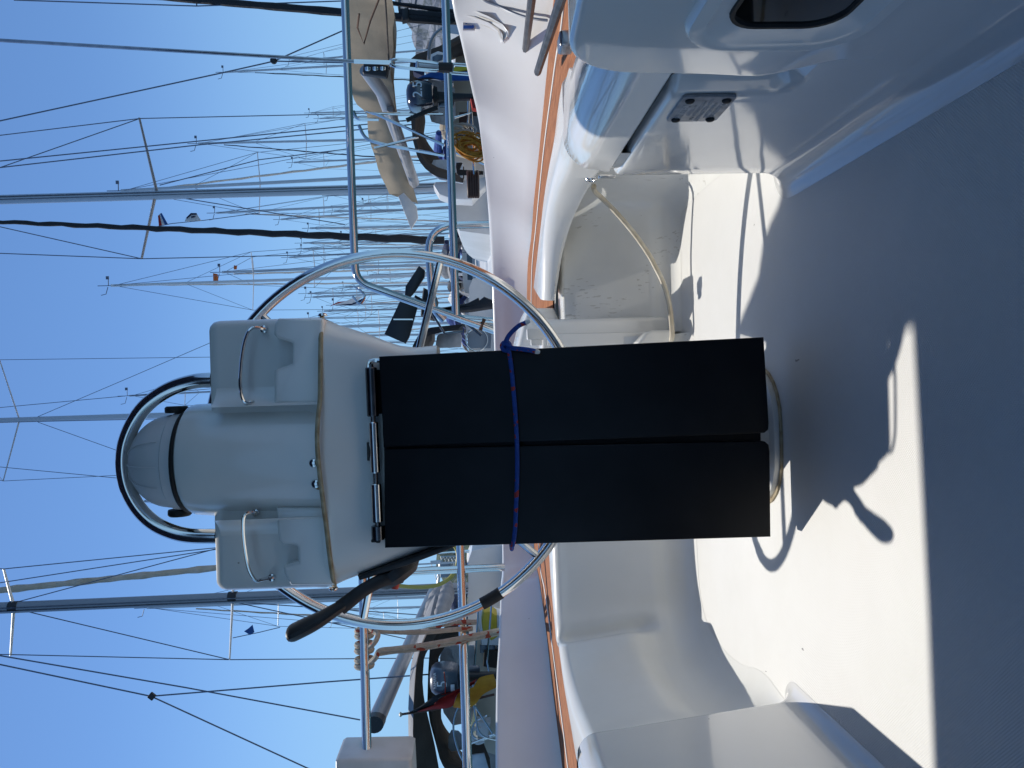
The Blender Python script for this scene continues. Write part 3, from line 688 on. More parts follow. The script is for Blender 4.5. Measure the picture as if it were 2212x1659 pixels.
# compass
ct = at(412, 992, 1.535); zb = ct.z; zt2 = at(285, 988, 1.535).z
mb = MB(); mb.lathe((cx, 1.535, zb-0.004), [(0.098, 0), (0.101, 0.004), (0.098, 0.009), (0.094, 0.0095)], 48); mb.build('gasket', 'rubber', ped)
H = zt2-zb-0.004
mb = MB(); mb.lathe((cx, 1.535, zb+0.003), [(0.0945, 0), (0.0945, 0.02), (0.0905, 0.023), (0.0905, 0.03)] + [(0.09*math.cos(R(a)), 0.03+(H-0.03)*math.sin(R(a))) for a in range(4, 91, 6)], 48)
dome = mb.build('compass_cover', 'cover_plastic', ped)
mb = MB()
for a0 in (-118, -92, -62):
    mb.tube([V((cx + 0.0915*math.cos(R(t))*math.cos(R(a0)), 1.535 + 0.0915*math.cos(R(t))*math.sin(R(a0)), zb+0.033+(H-0.03)*1.012*math.sin(R(t)))) for t in range(0, 76, 5)], 0.0011, 5)
mb.build('moulded_rib', 'cover_plastic', dome)
for sx in (-1, 1):
    mb = MB(); c = V((cx + sx*0.098, 1.53, zb+0.022)); mb.lathe(c - V((sx*0.004, 0, 0)), [(0.021, 0), (0.022, 0.003), (0.022, 0.010), (0.019, 0.013)], 24, V((sx, 0, 0))); mb.build('compass_knob', 'rubber', dome)
# guard hoop
hp_ = [(560, 822), (500, 821), (456, 821), (420, 824), (380, 835), (345, 853), (312, 880), (288, 915), (272, 955), (267, 992), (270, 1030), (281, 1066), (303, 1102), (333, 1130), (370, 1148), (410, 1157), (468, 1159), (560, 1160)]
mb = MB(); mb.tube(smooth_path([at(x, y, 1.512) for x, y in hp_], 5), 0.0146, 18); mb.build('guard_hoop', 'steel', ped)
for x, y in ((458, 821), (470, 1159)):
    mb = MB(); c = at(x, y, 1.512); c.z = ztop; mb.lathe(c, [(0.0175, 0), (0.0175, 0.004), (0.016, 0.005)], 20); mb.build('hoop_collar', 'rubber', ped)
# bent wire handles
for pts in ([(571, 710, 1.468), (571, 711, 1.455), (556, 708, 1.445), (545, 709, 1.44), (536, 718, 1.437), (528, 740, 1.436), (522, 775, 1.436), (519, 815, 1.436), (520, 842, 1.436), (523, 858, 1.438), (528, 867, 1.442), (537, 870, 1.446), (546, 868, 1.452), (547, 867, 1.468)],
            [(553, 1108, 1.468), (553, 1107, 1.452), (542, 1107, 1.446), (531, 1110, 1.44), (526, 1120, 1.437), (525, 1140, 1.436), (527, 1170, 1.436), (532, 1205, 1.436), (538, 1230, 1.436), (546, 1246, 1.438), (554, 1254, 1.441), (566, 1252, 1.446), (588, 1247, 1.455), (589, 1247, 1.468)]):
    mb = MB(); mb.tube(smooth_path([at(*p) for p in pts], 4), 0.0032, 8)
    for e in (pts[1], pts[-2]): mb.lathe(at(e[0], e[1], 1.474), [(0.007, 0), (0.007, 0.004), (0.004, 0.006)], 12, V((0, -1, 0)))
    mb.build('wire_handle', 'steel', ped)
for x, y, Y, ax in ((678, 1000, 1.427, (0, -1, 0)), (683, 1045, 1.430, (0, -1, 0)), (697, 683, 1.5, (1, 0, 0)), (720, 1269, 1.5, (-1, 0, 0))):
    mb = MB(); mb.lathe(at(x, y, Y), [(0.009, 0), (0.009, 0.002), (0.0072, 0.005), (0.003, 0.0065), (0.0025, 0.004)], 16, V(ax)); mb.build('screw', 'steel', ped)
for x, y in ((684, 1003), (689, 1048)):
    mb = MB(); mb.lathe(at(x, y, 1.4285), [(0.009, 0), (0.006, 0.0012)], 12, V((0, -1, 0))); mb.build('rust_stain', 'sealant', ped)

# ================================================================ folding table
tb = thing('folding_table', 'black cockpit table with both leaves folded down against the pedestal', 'table', (X0, 1.33, 0.05))
def tp(x, y, off=0.0):
    # plane: Y = 1.33 + 0.145*(z-0.05)
    d = ray(x, y); t = (1.33 + 0.145*(ZC-0.05) + off)/(d.y - 0.145*d.z); return EYE + d*t
TD = V((0, 1, -0.145)).normalized()
def leaf(px, off, th=0.02, bev=0.0025):
    mb = MB(); mb.slab([tp(x, y, off) for x, y in px], TD*th, bev, 3); return mb
LR = [(818, 770), (1650, 728), (1661, 915), (1660, 928), (1652, 935), (1640, 936), (828, 966)]
LL = [(829, 970), (1640, 953), (1653, 954), (1661, 961), (1663, 976), (1665, 1160), (831, 1184)]
leaf(LR, 0).build('leaf', 'black_board', tb, angle=50)
leaf(LL, 0).build('leaf', 'black_board', tb, angle=50)
leaf([(822, 778), (1640, 737), (1648, 1150), (836, 1174)], 0.0225).build('table_top', 'black_board', tb, angle=50)
mb = MB(); A, B_ = tp(801, 786, 0.01), tp(817, 1166, 0.01)
mb.tube([A, B_], 0.0045, 10); mb.build('hinge_rod', 'steel_dark', tb)
def on(t): return A.lerp(B_, t)
for t0, t1, w, mt in ((0.02, 0.30, 0.011, 'steel_dark'), (0.33, 0.62, 0.0095, 'steel'), (0.68, 0.9, 0.0105, 'steel'), (0.92, 1.0, 0.012, 'steel_dark')):
    mb = MB(); a, c = on(t0), on(t1)
    mb.tube([a, a.lerp(c, 0.02), a.lerp(c, 0.98), c], [w*0.85, w, w, w*0.85], 14)
    dn = V((0, 0.008, -0.016)); q = (c-a)
    if mt == 'steel_dark': mb.slab([a + dn*0.2 + q*0.05, c + dn*0.2 - q*0.05, c + dn*1.6 - q*0.05, a + dn*1.6 + q*0.05], (0, 0.006, 0), 0.001, 2)
    mb.build('hinge_barrel', mt, tb)
mb = MB(); mb.tube(smooth_path([tp(x, y, o) for x, y, o in ((826, 780, 0.016), (812, 779, 0.016), (800, 781, 0.012), (796, 789, 0.01), (797, 810, 0.01))], 4), 0.0042, 8); mb.build('hinge_bail', 'steel', tb)
mb = MB(); mb.lathe(tp(800, 975, 0.02), [(0.014, -0.01), (0.018, 0), (0.017, 0.006)], 20, V((0, -0.3, 1)).normalized()); mb.build('table_catch', 'rubber', tb)
mb = MB(); c = tp(817, 1163, 0.004); mb.box(c, (0.016, 0.01, 0.008), None, 0.002); mb.box(c + V((-0.004, 0, 0.007)), (0.006, 0.006, 0.012), None, 0.002); mb.build('hinge_clip', 'rubber', tb)

# blue rope round the table
rp = [(1095, 748, 0.0), (1098, 752, -0.007), (1104, 790, -0.0065), (1109, 840, -0.0065), (1113, 890, -0.0065), (1116, 940, -0.0065), (1117.5, 990, -0.0065), (1117, 1040, -0.0065), (1115, 1090, -0.0065), (1113, 1140, -0.0065), (1109, 1172, -0.0065), (1106, 1179, 0.0), (1105, 1180, 0.04), (1100, 1100, 0.06), (1094, 950, 0.065), (1092, 800, 0.06), (1094, 750, 0.04), (1094, 747, 0.01)]
rpe = thing('rope', 'blue cord with red flecks knotted round the black table', 'rope', tp(1110, 950, -0.006))
mb = MB(); mb.tube(smooth_path([tp(*p) for p in rp], 6), 0.0042, 8); mb.build('loop', 'rope_blue', rpe)
mb = MB()
kc = tp(1093, 748, -0.006)
for th, ph in ((0, 0.3), (1.1, 0.9), (2.2, 0.1)):
    u = V((math.cos(th), 0, math.sin(th))); w = V((-math.sin(th)*math.cos(ph), math.sin(ph), math.cos(th)*math.cos(ph)))
    mb.tube([kc + (u*math.cos(a*math.pi/8) + w*math.sin(a*math.pi/8))*0.0072 for a in range(16)], 0.0044, 8, closed=True)
mb.build('knot', 'rope_blue', rpe)
for e in ([(1092, 746, -0.008), (1094, 735, -0.012), (1100, 724, -0.018), (1110, 713, -0.022), (1122, 703, -0.024), (1136, 697, -0.026)], [(1096, 748, -0.008), (1108, 752, -0.011), (1128, 754, -0.011), (1148, 757, -0.011), (1157, 759, -0.011)]):
    mb = MB(); mb.tube(smooth_path([tp(*p) for p in e], 5), [0.0044]*(5*(len(e)-1)) + [0.0052], 8); le = mb.build('tail', 'rope_blue', rpe)
    p, q = tp(*e[-2]), tp(*e[-1]); d = (q-p).normalized()
    mb = MB(); mb.tube([q - d*0.001, q + d*0.004, q + d*0.008], [0.0046, 0.0042, 0.0025], 8); mb.build('fused_end', 'white_plastic', le)

# ================================================================ wheel
wc = at(861, 949, 1.75)
RW = 398/FPX*1.75
def wp(a, r, dy=0.0): return wc + V((r*math.cos(a), dy, r*math.sin(a)))
mb = MB(); mb.tube([wp(2*math.pi*k/120, RW) for k in range(120)], 0.0125, 14, closed=True); wh = mb.build('steering_wheel', 'steel', ped)
ang = [R(-16.5+ROLL*57.3+60.7*k) for k in range(6)]
for a in ang:
    mb = MB(); mb.tube([wp(a, 0.05, -0.02), wp(a, RW*0.55, -0.012), wp(a, RW-0.008)], 0.0085, 10); mb.build('spoke', 'steel', wh)
mb = MB(); mb.lathe(wc + V((0, -0.05, 0)), [(0.03, -0.03), (0.055, 0), (0.06, 0.03), (0.05, 0.05)], 28, V((0, 1, 0))); mb.build('hub', 'steel', wh)
ta = math.atan2(-(1040-861), -(1305-949)) + ROLL
mb = MB(); mb.tube([wp(ta + R(k), RW) for k in (-3.4, -2, 0, 2, 3.4)], 0.0142, 14); mb.build('grip_tape', 'rubber', wh)

# ================================================================ throttle lever
mb = MB(); mb.slab([at(x, y, 1.47) for x, y in ((772, 1244), (776, 1255), (880, 1222), (965, 1190), (990, 1178), (980, 1170), (880, 1206))], (0, 0.13, 0), 0.004, 3); lv = mb.build('throttle_lever', 'black_plastic', ped)
mb = MB(); mb.lathe(at(852, 1226, 1.52), [(0.048, -0.004), (0.05, 0.004), (0.048, 0.015), (0.036, 0.026), (0.015, 0.03)], 28, (at(875, 1262, 1.52)-at(852, 1226, 1.52)).normalized()); mb.build('pivot_boss', 'black_plastic', lv)
arm = [(866, 1244, 1.5), (848, 1248, 1.485), (820, 1256, 1.475), (785, 1275, 1.468), (755, 1298, 1.462), (735, 1313, 1.46)]
mb = MB(); mb.tube(smooth_path([at(*p) for p in arm], 5), [0.013+0.004*abs(0.5-i/25) for i in range(26)], 12, flat=0.75); mb.build('arm', 'black_plastic', lv)
mb = MB(); mb.tube(smooth_path([at(*p) for p in ((745, 1305, 1.461), (720, 1320, 1.455), (690, 1338, 1.45), (655, 1355, 1.447), (636, 1364, 1.447), (626, 1367, 1.448))], 5), [0.0110, 0.0113, 0.0115, 0.0116, 0.0119, 0.0123, 0.0127, 0.0132, 0.0136, 0.0140, 0.0145, 0.0149, 0.0153, 0.0156, 0.0157, 0.0158, 0.0158, 0.0158, 0.0158, 0.0158, 0.0158, 0.0153, 0.0148, 0.0140, 0.0123, 0.011], 14, flat=1.0)
for v in mb.bm.verts: v.co.y = 1.452 + (v.co.y-1.452)*(1.0+0.9*sstep(-0.36, -0.44, v.co.x))
mb.build('grip', 'black_plastic', lv)
mb = MB(); a_, b_2 = at(856, 1250, 1.5), at(852, 1271, 1.5); d = (b_2-a_).normalized(); mb.lathe(a_, [(0.0085, 0), (0.0085, 0.012), (0.0075, 0.019), (0.004, 0.020)], 14, d); mb.build('button', 'red_plastic', lv)

# grimy cord led across the aft wall
hs = [(1283, 402, 1.90), (1284, 412, 1.93), (1300, 428, 1.96), (1330, 458, 1.965), (1370, 505, 1.97), (1400, 548, 1.97), (1415, 575, 1.97), (1432, 610, 1.965), (1444, 650, 1.955), (1450, 690, 1.95), (1452, 722, 1.95), (1450, 735, 1.96)]
o = MB().tube(smooth_path([at(*p) for p in hs], 5), 0.0065, 8).build('cord', 'hose'); tag(o, 'grubby off white cord hanging across the scuffed aft cockpit wall', 'cord')
o['_x'] = 0; del o['_x']

# ================================================================ stern rails
rl = thing('stern_rail', 'stainless steel stern rail ending in a sloping leg beside the gate', 'rail', at(1070, 715, 3.0))
def pol(l, r=0.0155, f=0.1, seg=12): return MB().tube(fillet([at(*p) for p in l], f, 7), r, seg)
YR = lambda y: 3.25 + 0.2*(y/700)
pol([(743, -60, YR(-60)), (765, 540, YR(540)), (768, 608, YR(600)), (1096, 724, YR(715))], 0.0172, 0.12).build('top_tube', 'steel', rl)
pol([(960, -60, YR(-60)), (984, 655, YR(655)), (985, 690, YR(690))], 0.0172, 0.05).build('middle_tube', 'steel', rl)
pol([(1090, 484, YR(484)+0.04), (921, 488, YR(488)+0.03), (936, 668, YR(672)), (960, 692, YR(690))], 0.0168, 0.13).build('brace_tube', 'steel', rl)
pol([(985, 686, YR(690)), (1096, 696, YR(690))], 0.016).build('post', 'steel', rl)
pol([(764, 618, YR(618)), (780, 628, YR(628)-0.02), (790, 640, YR(640)-0.03), (778, 660, YR(640)-0.03), (762, 640, YR(625))], 0.005, 0.02, 8).build('flag_clip', 'steel', rl)
pol([(1040, 714, YR(715)-0.02), (1044, 688, YR(690)-0.03)], 0.004, 0.02, 6).build('lashing', 'brown_cord', rl)
pol([(1036, 712, YR(715)-0.02), (1048, 690, YR(690)-0.03)], 0.005, 0.02, 6).build('lashing', 'brown_cord', rl)

YL = lambda y: 3.15 - 0.55*((y-1180)/480)
r2 = thing('stern_rail', 'stainless steel stern rail with a mooring rope hitched round its top tube', 'rail', at(1080, 1500, 2.8))
pol([(783, 1235, YL(1235)), (795, 1720, YL(1720))], 0.0165).build('top_tube', 'steel', r2)
pol([(994, 1170, YL(1170)), (1012, 1720, YL(1720))], 0.0165).build('middle_tube', 'steel', r2)
pol([(783, 1240, YL(1240)), (1090, 1225, YL(1235))], 0.0155).build('post', 'steel', r2)
o = MB().slab([at(x, y, 2.55) for x, y in ((724, 1646), (732, 1641), (880, 1638), (889, 1643), (893, 1730), (724, 1730))], (0, 0.16, 0), 0.012, 4).build('life_raft_case', 'white_plastic'); tag(o, 'white plastic case on the end of the stern rail at the picture\'s bottom edge', 'case')

# rope on the left rail
mr = thing('mooring_rope', 'cream mooring rope with red flecks hitched round the stern rail', 'rope', at(790, 1390, 2.9))
def rturn(y, w=0.0, n=18):
    c = at(787, y, YL(y)); return [c + V((w*(k/n-0.5), 0.028*math.cos(2*math.pi*k/n), 0.028*math.sin(2*math.pi*k/n))) for k in range(n)]
for y in (1362, 1372, 1392, 1404, 1425, 1437):
    MB().tube(rturn(y), 0.0105, 8, closed=True).build('hitch_turn', 'rope_white', mr)
for e in ([(800, 1356, 2.89), (815, 1362, 2.86), (900, 1366, 2.87), (980, 1360, 2.88), (1020, 1358, 2.9)], [(800, 1432, 2.8), (812, 1420, 2.78), (820, 1406, 2.78), (850, 1402, 2.79), (900, 1396, 2.8), (960, 1386, 2.83), (1010, 1376, 2.86), (1095, 1358, 2.92)],
          [(800, 1398, 2.8), (812, 1384, 2.79), (816, 1370, 2.82), (806, 1364, 2.84)], [(818, 1412, 2.79), (850, 1407, 2.8), (900, 1402, 2.81), (960, 1392, 2.84), (1010, 1382, 2.87), (1095, 1364, 2.93)],
          [(806, 1358, 2.87), (850, 1356, 2.9), (930, 1352, 2.9), (985, 1345, 2.9), (1030, 1344, 2.9)]):
    MB().tube(smooth_path([at(*p) for p in e], 5), 0.0098, 8).build('strand', 'rope_white', mr)

# backstay with its turnbuckle, in front of the right rail
bs = thing('backstay', 'wire backstay with a steel turnbuckle crossing the stern rail near the top of the picture', 'backstay', at(1000, 150, 2.6))
YB = 2.66
MB().tube([at(-420, 62, YB), at(770, 133, YB)], 0.0062, 8).build('wire', 'steel_dull', bs)
MB().tube([at(765, 132.6, YB), at(845, 135, YB)], [0.0075, 0.0075], 8).build('swage', 'steel', bs)
c0, c1 = at(843, 135, YB), at(955, 146, YB)
mb = MB(); w = (c1-c0).cross(V((0, 1, 0))).normalized()
for s in (-1, 1): mb.tube(smooth_path([c0 + w*s*0.004, c0.lerp(c1, 0.12) + w*s*0.0125, c0.lerp(c1, 0.5) + w*s*0.014, c0.lerp(c1, 0.88) + w*s*0.0125, c1 + w*s*0.004], 4), 0.0058, 8)
for t in (0.02, 0.52, 0.98): mb.tube([c0.lerp(c1, t) - w*0.012, c0.lerp(c1, t) + w*0.012], 0.006, 8)
mb.build('turnbuckle', 'steel', bs)
MB().tube([c0.lerp(c1, 0.55), c1 + (c1-c0)*0.1], 0.008, 8).build('screw_rod', 'steel_dull', bs)
MB().tube([at(948, 145.5, YB), at(978, 147, YB)], [0.017, 0.018], 10).build('toggle', 'rubber', bs)
c0, c1 = at(976, 148, YB), at(1046, 153, YB)
mb = MB()
for s in (-1, 1): mb.tube([c0 + w*s*0.015, c1 + w*s*0.016], 0.006, 8)
mb.tube([c0 - w*0.016, c0 + w*0.016], 0.007, 8); mb.build('chain_plate', 'steel', bs)

# ================================================================ canvas and boom overhead (out of the picture, they shade the cockpit)
kx, ky = 0.25, -0.44
def over(x, y, z): return V((x-kx*z, y-ky*z, z))     # the point at height z that shades floor point (x, y)
mb = MB(); rows = []
for x in [-2.1+0.2*i for i in range(22)]:
    zz = 2.02 - 0.06*((x+0.1)/1.4)**2; e = over(x, 0.945+0.015*math.sin(x*3), zz)
    rows.append([V((e.x, e.y-0.012, zz-0.03)), V((e.x, e.y, zz-0.015)), V((e.x, e.y-0.01, zz))] + [V((e.x, e.y-t, zz+0.05*math.sin(t))) for t in (0.3, 0.8, 1.4, 2.2, 3.2)])
mb.grid(rows); bm_ = mb.build('bimini', 'canvas_navy'); tag(bm_, 'dark canvas bimini stretched over the near half of the cockpit', 'bimini')
bo = thing('boom', 'unseen sail bundle on the boom overhead, shaped to shade the cockpit floor', 'boom', (0.0, 1.0, 2.45))
fl = [(0.091, 1.626), (0.146, 1.548), (0.192, 1.485), (0.253, 1.456), (0.281, 1.419), (0.295, 1.382), (0.35, 1.346)] + [(0.375, 1.33), (0.40, 1.27), (0.385, 1.2), (0.40, 1.1), (0.405, 1.035), (0.30, 0.995), (0.265, 0.985), (0.25, 0.93), (0.06, 0.93), (0.045, 1.0), (0.05, 1.2), (0.06, 1.45)]  # outline of the unseen bundle, shaped to cast the shadow on the floor
mb = MB(); mb.slab([over(x, y, 2.38) for x, y in fl], (0, 0, 0.14), 0.02, 3); mb.build('shade_bundle', 'canvas_navy', bo)
MB().tube([over(0.2, 1.4, 2.42), over(0.22, -1.2, 2.42)], 0.05, 12).build('spar', 'alu', bo)

# unseen spray hood and bulkhead added behind the camera to block sky light
ch = thing('spray_hood', 'unseen navy spray hood added behind the camera to block sky light', 'spray hood', (0, -1.2, 0.4))
mb = MB(); mb.grid([[V((1.15*math.cos(R(a)), y, 0.45+0.6*math.sin(R(a))**0.6 if a not in (0, 180) else 0.4)) for a in range(0, 181, 12)] for y in (-1.2, -1.8, -2.4)])
mb.build('hood', 'canvas_navy', ch)
mb = MB(); mb.box((0, -1.45, 0.35), (1.9, 0.25, 1.5), None, 0.03); mb.build('bulkhead', 'gelcoat', yacht)

# ================================================================ the harbour
mb = MB(); mb.grid([[(x, y, -0.75) for x in (-900, -60, -8, 8, 60, 900)] for y in (-300, -20, 4, 30, 120, 1200)])
def water():
    m = mat('water', (0.02, 0.06, 0.075), 0.08, spec=0.6); n = m.node_tree; b = n.nodes['Principled BSDF']
    tc = nd(n, 'ShaderNodeTexCoord'); t = nd(n, 'ShaderNodeTexNoise'); t.inputs['Scale'].default_value = 1.6; t.inputs['Detail'].default_value = 5
    n.links.new(tc.outputs['Object'], t.inputs['Vector']); bp = nd(n, 'ShaderNodeBump'); bp.inputs['Strength'].default_value = 0.5; bp.inputs['Distance'].default_value = 0.15
    n.links.new(t.outputs['Fac'], bp.inputs['Height']); n.links.new(bp.outputs['Normal'], b.inputs['Normal'])
water(); struct(mb.build('water', 'water'))
mat('quay_stone', (0.34, 0.32, 0.29), 0.9, noise=(1.2, (0.24, 0.23, 0.21)), bump=(3, 0.5, 0.1))
mb = MB(); mb.box((0, 64, -0.3), (260, 6, 2.0), None, 0.1); struct(mb.build('quay', 'quay_stone'))

# scrub-covered limestone hill on the right, low wooded shore on the left
def hillmat(name, rock, scrub, cut):
    m = mat(name, rock, 0.95); n = m.node_tree; b = n.nodes['Principled BSDF']
    tc = nd(n, 'ShaderNodeTexCoord')
    t = nd(n, 'ShaderNodeTexNoise'); t.inputs['Scale'].default_value = 0.09; t.inputs['Detail'].default_value = 9; t.inputs['Roughness'].default_value = 0.75
    n.links.new(tc.outputs['Object'], t.inputs['Vector'])
    r = nd(n, 'ShaderNodeValToRGB'); e = r.color_ramp.elements; e[0].position = cut-0.06; e[0].color = (*scrub, 1); e[1].position = cut+0.06; e[1].color = (*rock, 1)
    n.links.new(t.outputs['Fac'], r.inputs[0]); n.links.new(r.outputs[0], b.inputs['Base Color'])
hillmat('hill_rock', (0.2, 0.22, 0.26), (0.05, 0.07, 0.075), 0.47)
hillmat('hill_wood', (0.22, 0.22, 0.2), (0.04, 0.07, 0.035), 0.56)
def hill(prof, Y, depth, material, jag, n=110):
    """prof: picture points along the ridge"""
    rid = [at(x, y, Y) for x, y in prof]; rid = resample(rid, n); rows = []
    rr = random.Random(3)
    for p in rid:
        h = p.z + rr.uniform(-jag, jag); row = []
        for k in range(10):
            t = k/9; row.append(V((p.x + rr.uniform(-1, 1)*jag*0.7, p.y - depth*(1-t) + rr.uniform(-1, 1)*jag, -0.9 + (h+0.9)*(t**0.8) + (rr.uniform(-1, 1)*jag if 0 < k < 9 else 0))))
        row.append(V((p.x, p.y+depth*0.8, -2))); rows.append(row)
    mb = MB(); mb.grid(rows); return struct(mb.build('hill', material, angle=20))
hill([(640, -420), (700, -260), (790, -90), (858, 0), (870, 26), (880, 52), (890, 70), (900, 105), (905, 130), (930, 160), (965, 190), (1000, 230)], 420, 160, 'hill_rock', 2.0)
hill([(1010, 1120), (990, 1165), (950, 1190), (938, 1215), (962, 1240), (990, 1290), (1004, 1400), (1010, 1700), (1000, 2400)], 380, 120, 'hill_wood', 1.6)

# ---------------------------------------------------------------- boats
def hull_mesh(x, y0, L, beam, zd=0.35, tilt=0.0, z0=-0.75):
    """stern at y0, bow at y0+L"""
    rows = []
    for i in range(13):
        t = i/12; w = beam/2*(0.78+0.22*math.sin(min(t, 0.45)/0.45*math.pi/2)) if t < 0.45 else beam/2*math.sqrt(max(0, 1-((t-0.45)/0.55)**2.1))
        w = max(w, 0.03); sh = zd + 0.35*max(0, t-0.35)**1.5; yy = y0 + L*t
        rows.append([V((x, yy, z0-0.3)), V((x-w*0.75, yy-0.15*(t == 0), z0)), V((x-w*0.97, yy, (z0+sh)/2)), V((x-w, yy, sh)), V((x-w+0.04, yy, sh+0.05)), V((x-w+0.07, yy, sh)), V((x, yy, sh+0.06)), V((x+w-0.07, yy, sh)), V((x+w-0.04, yy, sh+0.05)), V((x+w, yy, sh)), V((x+w*0.97, yy, (z0+sh)/2)), V((x+w*0.75, yy-0.15*(t == 0), z0))])
    mb = MB(); v = mb.grid(rows, closed=True); mb.face(v[0][::-1]); mb.face(v[-1]); return mb
def cabin_mesh(x, y0, y1, w, z0, z1):
    rows = []
    for i in range(7):
        t = i/6; yy = y0+(y1-y0)*t; h = z0+(z1-z0)*(1-0.85*t**2); ww = w/2*(1-0.35*t**2)
        rows.append([V((x-ww, yy, z0-0.05)), V((x-ww*0.93, yy, h-0.06)), V((x-ww*0.8, yy, h)), V((x, yy, h+0.04)), V((x+ww*0.8, yy, h)), V((x+ww*0.93, yy, h-0.06)), V((x+ww, yy, z0-0.05))])
    mb = MB(); v = mb.grid(rows); mb.face(v[0][::-1]); mb.face(v[-1]); return mb
GM = 'sailing boats moored across the harbour'
def mast_line(top, bot, Y):
    A, B = at(*top, Y), at(*bot, Y); d = (B-A)/(B.z-A.z); return A, A + d*(0.55-A.z)     # on down to the cabin roof
def sprd(mb, M, T, z, half, up, r, sweep=0.0):
    c = T + (M-T)*((z-T.z)/(M.z-T.z)); tips = []
    for s in (-1, 1):
        e = c + V((s*half, sweep, up)); mb.tube([c, e], [r, r*0.7], 6); tips.append(e)
    return c, tips
def yacht_far(label, top, bot, Y, w, spr=(), furl=None, boom=True, cover='canvas_navy', hullm='boat_white', off=False, mastm='alu', wr=0.009, beam=3.3, L=10, hood=True, gear=True, extra=(), upk=0.06):
    A, B = mast_line(top, bot, Y); r = w*1.25/2/FPX*Y
    t = thing('sailing_yacht', label, 'yacht', (B.x, Y-L*0.45, -0.75), GM)
    hull_mesh(B.x, Y-L*0.52, L, beam).build('hull', hullm, t)
    cab = cabin_mesh(B.x, Y-L*0.18, Y+L*0.28, beam*0.62, 0.38, 0.85).build('cabin', 'boat_white', t)
    for s in (-1, 1):
        MB().slab([V((B.x+s*0.3-0.2, Y-L*0.18-0.003, 0.5)), V((B.x+s*0.3+0.2, Y-L*0.18-0.003, 0.5)), V((B.x+s*0.3+0.18, Y-L*0.18-0.003, 0.7)), V((B.x+s*0.3-0.18, Y-L*0.18-0.003, 0.7))], (0, 0.02, 0), 0.006, 1).build('window', 'pane_blue', cab)
    MB().tube([A, A.lerp(B, 0.5), B], [r*0.85, r, r], 10).build('mast', mastm, t)
    mb = MB(); tips = []
    for sx, half in spr:
        f = (sx-top[0])/(bot[0]-top[0]); P = at(top[0]+(bot[0]-top[0])*f, top[1]+(bot[1]-top[1])*f, Y)
        half_m = half/FPX*Y; c, tp_ = sprd(mb, A, B, P.z, half_m, upk*half_m, max(r*0.3, 0.02)); tips.append(tp_)
    if spr: mb.build('spreader', mastm, t)
    else: mb.bm.free()
    mb = MB()
    for s in (0, 1):
        sd = -1 if s == 0 else 1; pts = [A + V((0, 0, -0.1))] + [tp_[s] for tp_ in tips] + [V((B.x+sd*beam*0.42, Y-0.3, 0.4))]
        mb.tube(pts, wr, 5)
        if tips: mb.tube([A.lerp(B, 0.45 if len(tips) > 1 else 0.2), tips[-1][s]], wr*0.8, 5)
    mb.tube([A, V((B.x, Y-L*0.5, 0.5))], wr, 5); mb.build('rigging', 'wire', t)
    if furl:
        fm, ft, fb, fw, fY = furl
        P, Q = at(*ft, Y), at(*fb, fY); Q = P + (Q-P)*((0.7-P.z)/(Q.z-P.z))
        n = 26; mb = MB(); mb.tube([P.lerp(Q, k/n) + V((0.012*math.sin(k*2.3), 0, 0)) for k in range(n+1)], [fw/2/FPX*Y*(0.55+0.55*(k/n)**0.6)*(1+0.12*math.sin(k*2.9)) for k in range(n+1)], 8); mb.build('furled_sail', fm, t)
    if boom:
        e = V((B.x + beam*0.08, Y-L*0.36, 1.45)); q = V((B.x, Y-0.1, 1.5))
        MB().tube([q, q.lerp(e, 0.3) + V((0, 0, 0.12)), q.lerp(e, 0.7) + V((0, 0, 0.06)), e], [0.2, 0.19, 0.13, 0.09], 10, flat=1.0).build('sail_cover', cover, t)
    if hood:
        rows = []
        for k, (yy, hh) in enumerate(((Y-L*0.25, 0.55), (Y-L*0.2, 0.62), (Y-L*0.13, 0.3))):
            rows.append([V((B.x+beam*0.33*math.cos(R(a)), yy, 0.45+(0.35+hh)*math.sin(R(a))**0.7 if 0 < a < 180 else 0.45)) for a in range(0, 181, 20)])
        mb = MB(); mb.grid(rows); mb.build('spray_hood', cover, t)
    if gear:
        mb = MB(); g = max(r*0.25, 0.012); mb.tube([A, A + V((0, 0, 0.5))], g, 5); mb.tube([A + V((-0.05, 0, 0.12)), A + V((-0.32, 0, 0.2)), A + V((-0.36, 0, 0.38))], g, 5); mb.tube([A + V((0.0, 0, 0.1)), A + V((0.28, 0, 0.1))], g, 5); mb.box(A + V((0.3, 0, 0.13)), (0.12, 0.04, 0.1)); mb.build('masthead_gear', 'wire', t)
    for (pts, Yw, rw) in extra: MB().tube([at(*p, Yw) for p in pts], rw, 5).build('stay', 'wire', t)
    return t, A, B

